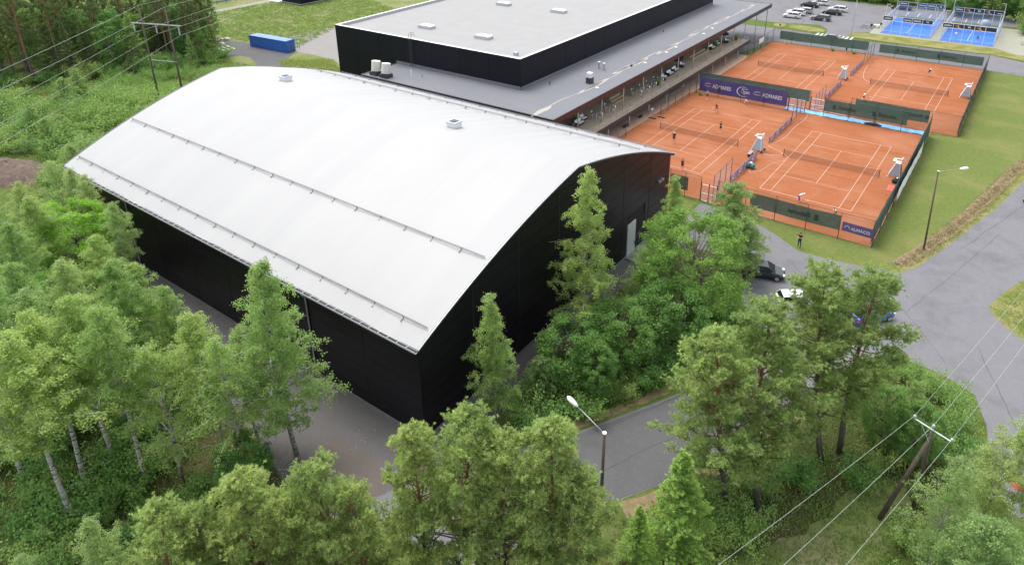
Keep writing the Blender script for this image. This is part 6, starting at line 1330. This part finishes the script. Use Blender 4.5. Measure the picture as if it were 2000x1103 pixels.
plant('d1', -13.0, -66.6, 4.4, 'dark round bush tree at the foot of the lone birch', 'tree', None, .85)
# ------------------------------------------------------------------ pines along the bottom edge
PN = 'pines along the lower edge'
for key, x, y, h, wf, lab, ln in (
    ('p4', 2.5, -65.0, 14.2, .95, 'pine with a pointed top just below the black corner of the hall', (0, 0)),
    ('p2', 4.7, -63.3, 15.0, 1.0, 'broad pine in the middle of the lower edge', (0, 0)),
    ('p1', 6.8, -62.6, 14.0, 1.0, 'pine between the broad middle one and the lamp', (0, 0)),
    ('p4', 8.6, -61.2, 15.0, 1.1, 'pine with an orange trunk left of the foreground lamp', (0, 0)),
    ('p3', 9.8, -60.6, 12.0, 1.0, 'low pine right under the foreground lamp', (0, 0)),
    ('p2', .3, -69.4, 14.0, .95, 'pine left of the gravel gap at the lower edge', (0, 0)),
    ('p1', 1.6, -68.6, 12.6, .85, 'small pine squeezed beside the gravel gap at the lower edge', (0, 0)),
    ('p4', -2.3, -72.0, 14.0, 1.1, 'grey green pine second left of the gravel gap', (0, 0)),
    ('p3', -.8, -70.9, 12.8, .9, 'pine between the two left of the gravel gap', (0, 0)),
    ('p2', -3.9, -75.4, 13.8, 1.0, 'yellowish pine at the lower left', (0, 0)),
    ('p1', -3.6, -73.8, 12.4, .9, 'pine tucked between the lower left pines', (0, 0)),
    ('p2', 14.36, -48.68, 14.2, 1.22, 'left pine of the group over the dark side road', (-2.0, -.4)),
    ('p1', 16.03, -47.47, 15.0, 1.22, 'second pine of the group over the side road, trunk forked orange', (-1.6, 2.0)),
    ('p1', 18.28, -40.81, 16.0, 1.12, 'tall pine with its top against the forecourt', (-1.9, -.6)),
    ('p3', 19.16, -39.31, 16.0, 1.15, 'sparse pine with open branches before the blue car', (0, -.6))):
    plant(key, x, y, h * (.925 if y < -58 else .965), lab, 'tree', PN, wf * 1.03, ln)
plant('s1', 12.9, -53.8, 8.6, 'young light green spruce at the road verge', 'tree', None, 1.45)
plant('s1', 11.6, -56.2, 5.6, 'small spruce below the young one at the verge', 'tree', None, 1.3)
plant('b4', -8.2, -76.8, 11.0, 'pale birch top at the lower left edge', 'tree', None, .8)
plant('b4', -9.6, -79.6, 10.0, 'birch top peeking into the lower left corner', 'tree', None, .9)
# ------------------------------------------------------------------ trees along the gable wall and the forecourt
plant('bslim', -2.9, -51.6, 12.0, 'slender birch before the black gable near the front corner', 'tree', None, .95)
plant('btall', -2.3, -39.2, 17.2, 'tall slim birch before the middle of the black gable', 'tree', None, .95)
plant('d1', -.6, -44.4, 5.6, 'round dark green bush tree beneath the tall birch', 'tree', None, 1.05)
plant('d1', 1.6, -40.4, 6.0, 'dark green round tree right of the one beneath the tall birch', 'tree', None, 1.0)
plant('m3', 1.9, -44.6, 4.6, 'low dark tree between gable and side road', 'tree', None, .95)
plant('m2', 4.0, -31.2, 10.4, 'large round leafy tree at the corner of the forecourt', 'tree', None, 1.02)
plant('d1', 4.4, -36.0, 6.4, 'dark tree in front of the large round leafy tree', 'tree', None, 1.0)
plant('bslim', -1.1, -24.6, 11.2, 'slender birch at the far end of the gable wall', 'tree', None, 1.05)
plant('willow', 3.2, -19.8, 9.6, 'drooping willow beside the forecourt and the court gate', 'tree', None, 1.1)
plant('willow', 5.4, -22.0, 7.4, 'lower willow crown beside the parked dark car', 'tree', None, 1.1)
plant('bsparse', .2, -33.5, 7.8, 'sparse grey green willow behind the large round tree', 'tree', None, 1.0)
plant('bsparse', -.9, -28.8, 7.0, 'sparse willow near the white hall door', 'tree', None, 1.0)
plant('willow', -1.2, -47.8, 4.6, 'low feathery willow right of the slender front birch', 'tree', None, 1.0)
plant('sh2', -.4, -50.4, 3.6, 'yellow green bush at the foot of the slender front birch', 'bush', None, 1.0)
# ------------------------------------------------------------------ right side
plant('b4', 27.3, -43.4, 11.6, 'birch with a pale leaning trunk at the right edge below the side road', 'tree', None, 1.0, (1.2, 0))
plant('b4', 30.6, -42.6, 12.4, 'birch filling the lower right edge', 'tree', None, 1.0)
plant('bsparse', 25.9, -46.4, 9.4, 'thin leaved birch right of the leaning pole', 'tree', None, 1.0)
plant('willow', 27.6, -50.0, 9.6, 'pale willow in the lower right corner', 'tree', None, 1.0)
plant('b2', 31.2, -47.6, 11.0, 'birch top in the lower right corner', 'tree', None, .9)
plant('willow', 22.6, -33.8, 4.4, 'bushy grey green willow behind the power pole', 'tree', None, 1.0)
plant('m3', 21.2, -36.6, 4.8, 'dark leafy tree between the sparse pine and the power pole', 'tree', None, .95)
plant('d1', 23.4, -37.0, 4.4, 'round leafy tree just behind the cross arm', 'tree', None, .9)
for i, (k, x, y, h) in enumerate((('sh1', 24.4, -29.2, 2.4), ('sh2', 22.6, -28.6, 2.2), ('sh1', 25.6, -31.0, 2.0), ('sh2', 24.9, -33.4, 2.6), ('sh3', 26.2, -34.6, 2.0), ('sh1', 20.9, -28.0, 2.0), ('sh4', 26.0, -37.2, 2.8))):
    plant(k, x, y, h, ('third', 'second', 'fourth', 'fifth', 'sixth', 'first', 'seventh')[i] + ' leafy roadside bush along the rounded junction corner, counted from the pines', 'bush', 'bushes at the junction corner', 1.05)
for i, (k, x, y, h) in enumerate((('sh3', 17.6, -43.6, 2.2), ('sh3', 15.6, -46.0, 2.0), ('sh3', 13.8, -50.2, 2.4), ('sh1', 16.0, -50.0, 2.6), ('sh2', 14.6, -52.4, 2.6), ('sh3', 20.6, -41.4, 2.0), ('sh1', 21.6, -39.2, 2.2), ('sh1', 24.4, -44.6, 2.0), ('sh3', 25.4, -48.8, 2.2))):
    plant(k, x, y, h, 'leafy bush growing under the pines at lower right', 'bush', 'bushes under the right hand pines', 1.05)
for i, (k, x, y, h) in enumerate((('sh3', .6, -48.2, 2.2), ('sh3', 2.2, -46.6, 2.4), ('sh1', 3.6, -43.6, 2.2), ('sh3', 4.6, -41.2, 2.6), ('sh3', 5.6, -38.6, 2.6), ('sh1', 6.2, -34.8, 2.8), ('sh3', 6.4, -31.6, 3.0), ('sh4', -1.6, -33.6, 2.2), ('sh4', -1.2, -43.0, 2.0), ('sh3', 7.0, -28.4, 2.6), ('sh1', -1.9, -27.4, 1.8), ('sh4', -2.4, -30.6, 1.6))):
    plant(k, x, y, h, 'low bush in the tree belt between gable wall and side road', 'bush', 'bushes between gable and side road', 1.0)
# undergrowth of the left grove
gg = np.random.default_rng(5); cnt = 0
while cnt < 80:
    x, y = gg.uniform(-36, -4), gg.uniform(-82, -63)
    if y > -63.6 - (-x - 4) * .04 + 0: continue
    if -22 < x < -9 and y > -68.3: continue
    if x > -8 and y > -70: continue
    k = ('sh3', 'sh1', 'sh3', 'sh2', 'sh3')[cnt % 5]; plant(k, x, y, gg.uniform(1.5, 3.2), 'leafy bush in the shady undergrowth of the left birch grove', 'bush', 'undergrowth of the left grove', 1.15); cnt += 1
for i in range(30):
    x, y = gg.uniform(-62, -36), gg.uniform(-76, -60.5); k = ('sh3', 'sh1', 'sh2')[i % 3]; plant(k, x, y, gg.uniform(1.8, 3.4), 'leafy bush under the birches beyond the bright green maple', 'bush', 'undergrowth beyond the maple', 1.2)
# thicket left of the hall under the power line
TH = scatter([(-127, -44), (-108, -51), (-95, -54), (-79, -60), (-62, -57.5), (-61.5, -16), (-84, -14), (-100, -10), (-112, -11), (-118, -19), (-124, -30)], 330, 41)
cnt = 0; rest = []
for x, y, _ in TH:
    if (x + 84.5) ** 2 / 95 + (y + 55.5) ** 2 / 42 < 1 or (x > -66 and y > -53) or cnt >= 230: continue
    if (x > -100 or y < -40) and cnt % 2 == 0: plant(('sh1', 'sh2', 'sh4', 'sh1', 'sh2', 'sh3')[(cnt // 2) % 6], x, y, gg.choice([2.4, 3.0, 3.8, 4.8]) * gg.uniform(.85, 1.15), 'leafy bush in the light green thicket under the power line', 'bush', 'thicket under the power line', 1.3)
    else: rest.append((x, y))
    cnt += 1
def merged(name, label, key, pts):
    me = PROTO[key][2]; n = len(me.vertices); co = np.zeros(n * 3, np.float32); me.vertices.foreach_get('co', co); co = co.reshape(-1, 4, 3)[::2]; tn0 = np.zeros(n, np.float32); me.attributes['tint'].data.foreach_get('value', tn0); tn0 = tn0[::8]; V = []; T_ = []
    for (x, y) in pts:
        a = gg.uniform(0, TAU); s_ = gg.uniform(.45, 1.0); c, q = math.cos(a), math.sin(a); v = co * s_ * np.array([1.3, 1.3, 1.0]); V.append(np.stack([v[..., 0] * c - v[..., 1] * q + x, v[..., 0] * q + v[..., 1] * c + y, v[..., 2]], -1).reshape(-1, 3)); T_.append(tn0 + gg.normal(0, .06))
    o = obj(name, fastmesh(name, np.concatenate(V), 4, 'leaf_shrub', np.concatenate(T_))); o['kind'] = 'stuff'; o['label'] = label; o['category'] = 'bushes'
merged('thicket', 'mass of low leafy scrub between the bushes under the power line', 'sh2', rest)
for i, (x, y, h) in enumerate(((-106, -38, 6.5), (-100, -33, 5.5), (-112, -33.5, 6), (-93, -40, 5), (-90, -47.5, 5.5), (-80, -46, 5.2), (-76, -50, 5.6), (-72, -44, 4.6), (-99, -46, 5.4))):
    plant('sh2' if i % 2 else 'willow', x, y, h, 'taller light green tree standing in the thicket under the power line', 'tree', 'taller thicket trees', .95)
# ------------------------------------------------------------------ the wood in the upper left corner
gg = np.random.default_rng(9); edge = [(-141, -45), (-131, -36.5), (-127, -27), (-121, -18), (-115, -9), (-117, -3)]
FL = {'pf1': 'tall pine with a bare reddish trunk in the dark wood at upper left', 'pf2': 'dark crowned pine in the wood at upper left', 's2': 'dark spruce in the wood at upper left', 'f1': 'broad leaved tree in the wood at upper left', 'btall': 'birch in the wood at upper left'}
pts = []
for i in range(72):
    for _ in range(40):
        s = gg.uniform(0, 1); j = min(4, int(s * 5)); f = s * 5 - j; ex, ey = edge[j][0] * (1 - f) + edge[j + 1][0] * f, edge[j][1] * (1 - f) + edge[j + 1][1] * f; d = 1.0 + 34 * gg.random() ** 1.5 if i > 20 else gg.uniform(.5, 7)
        x, y = ex - d * .86, ey + d * .42 * (1 - s * .35) 
        if all((x - a) ** 2 + (y - b) ** 2 > 6.5 for a, b in pts) and not (x > -165 and y > 9): break
    pts.append((x, y)); k = ('pf1', 'f1', 'pf2', 's2', 'btall', 'pf1', 'f1', 's2', 'pf2')[i % 9]; h = {'pf1': 20, 'pf2': 18, 's2': 13, 'f1': 12, 'btall': 14}[k] * gg.uniform(.8, 1.12)
    if y > -14: h *= .85
    plant(k, x, y, h, FL[k], 'tree', 'wood at upper left: ' + k.rstrip('12'), 1.0)
plant('pf1', -129.6, -34.2, 23, 'tallest pine at the edge of the wood with a long orange brown trunk', 'tree', None, 1.0)
plant('pf1', -128.5, -29.4, 22, 'tall pine with a grey lower trunk right of the orange trunked one', 'tree', None, .95)
for i, (x, y, h) in enumerate(((-117, -4.5, 7), (-119.5, -2.8, 6.5), (-121.5, -4, 8), (-116.2, -7.5, 7.5), (-114, -10.5, 7), (-123.5, -2, 6))): plant('f1' if i % 2 else 'btall', x, y, h, 'small leafy tree at the edge of the wood by the dark yard', 'tree', 'small trees by the dark yard', .95)
for i in range(26):
    x, y = gg.uniform(-160, -119), 0
    y = gg.uniform(-10, 7) - (x + 119) * .02; k = ('f1', 's2', 'btall', 'pf2')[i % 4]; plant(k, x, y, {'f1': 11, 's2': 10, 'btall': 12, 'pf2': 14}[k] * gg.uniform(.75, 1.1), FL[k], 'tree', 'wood at upper left: ' + k.rstrip('12'), 1.05)
for i in range(24):
    s = gg.uniform(0, 1); j = min(4, int(s * 5)); f = s * 5 - j; ex, ey = edge[j][0] * (1 - f) + edge[j + 1][0] * f, edge[j][1] * (1 - f) + edge[j + 1][1] * f
    plant(('sh3', 'sh1', 'sh2')[i % 3], ex + gg.uniform(-3, 3.5), ey + gg.uniform(-2, 2), gg.uniform(1.8, 4.0), 'bush along the foot of the dark wood', 'bush', 'bushes along the wood edge', 1.2)
# ------------------------------------------------------------------ hedge and trees behind the parking lot
for i, x in enumerate(np.arange(-44, 8, 2.6)): plant(('sh2', 'd1', 'sh1', 'm3')[i % 4], x + gg.uniform(-.6, .6), 131.5 + gg.uniform(-1, 1.5), gg.uniform(3.2, 5.2), 'leafy bush in the row behind the parking lot', 'bush', 'bush row behind the parking lot', 1.2)
for i in range(26):
    x = -20 + i * 3.1; y = 138 + gg.uniform(-2, 6)
    if x > 6: y = 124 + gg.uniform(-3, 5)
    if x > 22: y = 116 + gg.uniform(-6, 6)
    plant(('f1', 'm3', 'f1', 's2')[i % 4], x, y, gg.uniform(9, 13) * (1 if i % 4 != 1 else .8), 'dark leafy tree behind the parking lot and padel courts', 'tree', 'trees behind the padel courts', 1.15)
for i in range(12): plant(('sh2', 'sh1', 'm3')[i % 3], 21.5 + gg.uniform(0, 12), 112.5 + gg.uniform(-2, 6) - i * .3, gg.uniform(2.5, 5), 'leafy bush at the right end of the padel terrace', 'bush', 'bushes at the padel terrace', 1.2)
# ------------------------------------------------------------------ ground cover: weeds and grass tufts (uncountable)
def tufts(name, label, pts, hgt, mat, seed, spread=.18, blades=7, wd=.018):
    g = np.random.default_rng(seed); n = len(pts); c = np.repeat(pts, blades, 0) + np.concatenate([g.normal(0, spread, (n * blades, 2)), np.zeros((n * blades, 1))], 1)
    d = unit(np.concatenate([g.normal(0, .45, (n * blades, 2)), np.ones((n * blades, 1))], 1)); s = unit(np.cross(d, g.normal(0, 1, (n * blades, 3)))) * wd * g.uniform(.7, 1.6, (n * blades, 1)); L = hgt * g.uniform(.4, 1.3, (n * blades, 1))
    V = np.stack([c - s, c + s, c + d * L], 1).reshape(-1, 3); o = obj(name, fastmesh(name, V, 3, mat, np.clip(np.repeat(g.normal(.5, .2, n), blades) + g.normal(0, .12, n * blades), 0, 1))); o['kind'] = 'stuff'; o['label'] = label; o['category'] = 'grass'; return o
tufts('grass', 'rough green undergrowth beneath the left birches', scatter([(-62, -60), (-36, -62), (-24, -64.5), (-16, -68), (-8, -70), (-4, -82), (-40, -84), (-62, -72)], 5200, 1), .5, 'weed', 1, .25, 8, .035)
tufts('grass', 'rough meadow grass under the power line at left', scatter([(-118, -42), (-62, -60), (-62, -14), (-84, -14), (-112, -6)], 6500, 2), .6, 'weed', 2, .3, 8, .05)
tufts('grass', 'meadow grass around the blue container', scatter([(-160, 12), (-128, 8), (-108, 11), (-118, 32), (-92, 30), (-80, 40), (-146, 62), (-158, 40)], 5200, 3), .5, 'weed', 3, .35, 8, .06)
tufts('grass', 'rough grass below the blue container behind the hall', scatter([(-104, 3), (-80, -9), (-78, -2), (-78, 1), (-94, 9)], 1500, 4), .5, 'weed', 4, .3, 8, .05)
tufts('grass', 'rough grass left of the asphalt yard', scatter([(-118, -4), (-103, -3), (-84, -15), (-90, -18), (-112, -9)], 1500, 14), .5, 'weed', 14, .3, 8, .05)
tufts('grass', 'dry tall grass along the ditch', np.concatenate([scatter([(17.0, -10.5), (18.6, -6), (20.4, 1.5), (22.2, 9), (23.8, 17.5), (25.8, 27), (29, 38), (31, 38), (27.4, 27), (25.4, 17.5), (23.8, 9), (22, 1.5), (20.2, -5.5), (18.8, -9.5)], 2600, 5, .03)]), .2, 'straw', 5, .2, 8, .022)
tufts('grass', 'grass growing on the road verge and lawn edge', scatter([(18.2, -11.4), (21.2, -2.9), (24.8, 11.4), (26.8, 21.6), (31, 37), (30, 39), (25.6, 22), (23.4, 10), (20.0, -2.5), (17.2, -11)], 1600, 6), .22, 'weed', 6, .2, 8, .02)
tufts('grass', 'undergrowth beneath the pines at lower right', scatter([(13, -44), (18, -29), (26, -29), (28, -36), (32, -52), (12, -58), (9, -54)], 4200, 7), .3, 'weed', 7, .25, 8, .03)
tufts('grass', 'weeds in the tree belt between gable and side road', scatter([(-3.4, -50), (2, -48.6), (6, -41.6), (9, -34), (7, -26), (3, -19), (-3.4, -21)], 1800, 8), .45, 'weed', 8, .2, 8, .03)
tufts('grass', 'grass at the corner of the right hand verge', scatter([(28.9, -5), (26.4, -12), (26.4, -13.4), (29.2, -16.6), (34, -18), (34, 5)], 900, 9), .25, 'weed', 9, .2, 8, .02)
tufts('grass', 'undergrowth beneath the pines along the lower edge', scatter([(-12, -80), (-6, -70), (-1, -66), (4, -62.5), (9, -56), (13, -58), (4, -75), (-4, -82)], 2200, 10), .5, 'weed', 10, .25, 8, .03)
# loose pale stones on the yard
g = np.random.default_rng(77); P_ = np.concatenate([scatter([(-20, -61.4), (-9, -63.4), (-9.5, -67.8), (-20, -67.6)], 900, 21), scatter([(-44, -57), (-8, -57), (-4, -64), (-16, -64), (-40, -59)], 170, 22), scatter([(-4.6, -50), (-4.6, -22), (-3.6, -22), (-3.6, -50)], 160, 23)])
V = []
for p_ in P_:
    s = g.uniform(.02, .065); a = g.uniform(0, 6.28); q = [np.array([math.cos(a + k * 2.1) * s, math.sin(a + k * 2.1) * s, 0]) for k in range(3)]; top = np.array([0, 0, s * .9])
    for k in range(3): V += [p_ + q[k], p_ + q[(k + 1) % 3], p_ + top]
me = fastmesh('gravel_stones', np.array(V), 3, 'stone'); o = obj('gravel_stones', me); o['kind'] = 'stuff'; o['label'] = 'loose pale stones scattered on the gravel yard'; o['category'] = 'gravel'
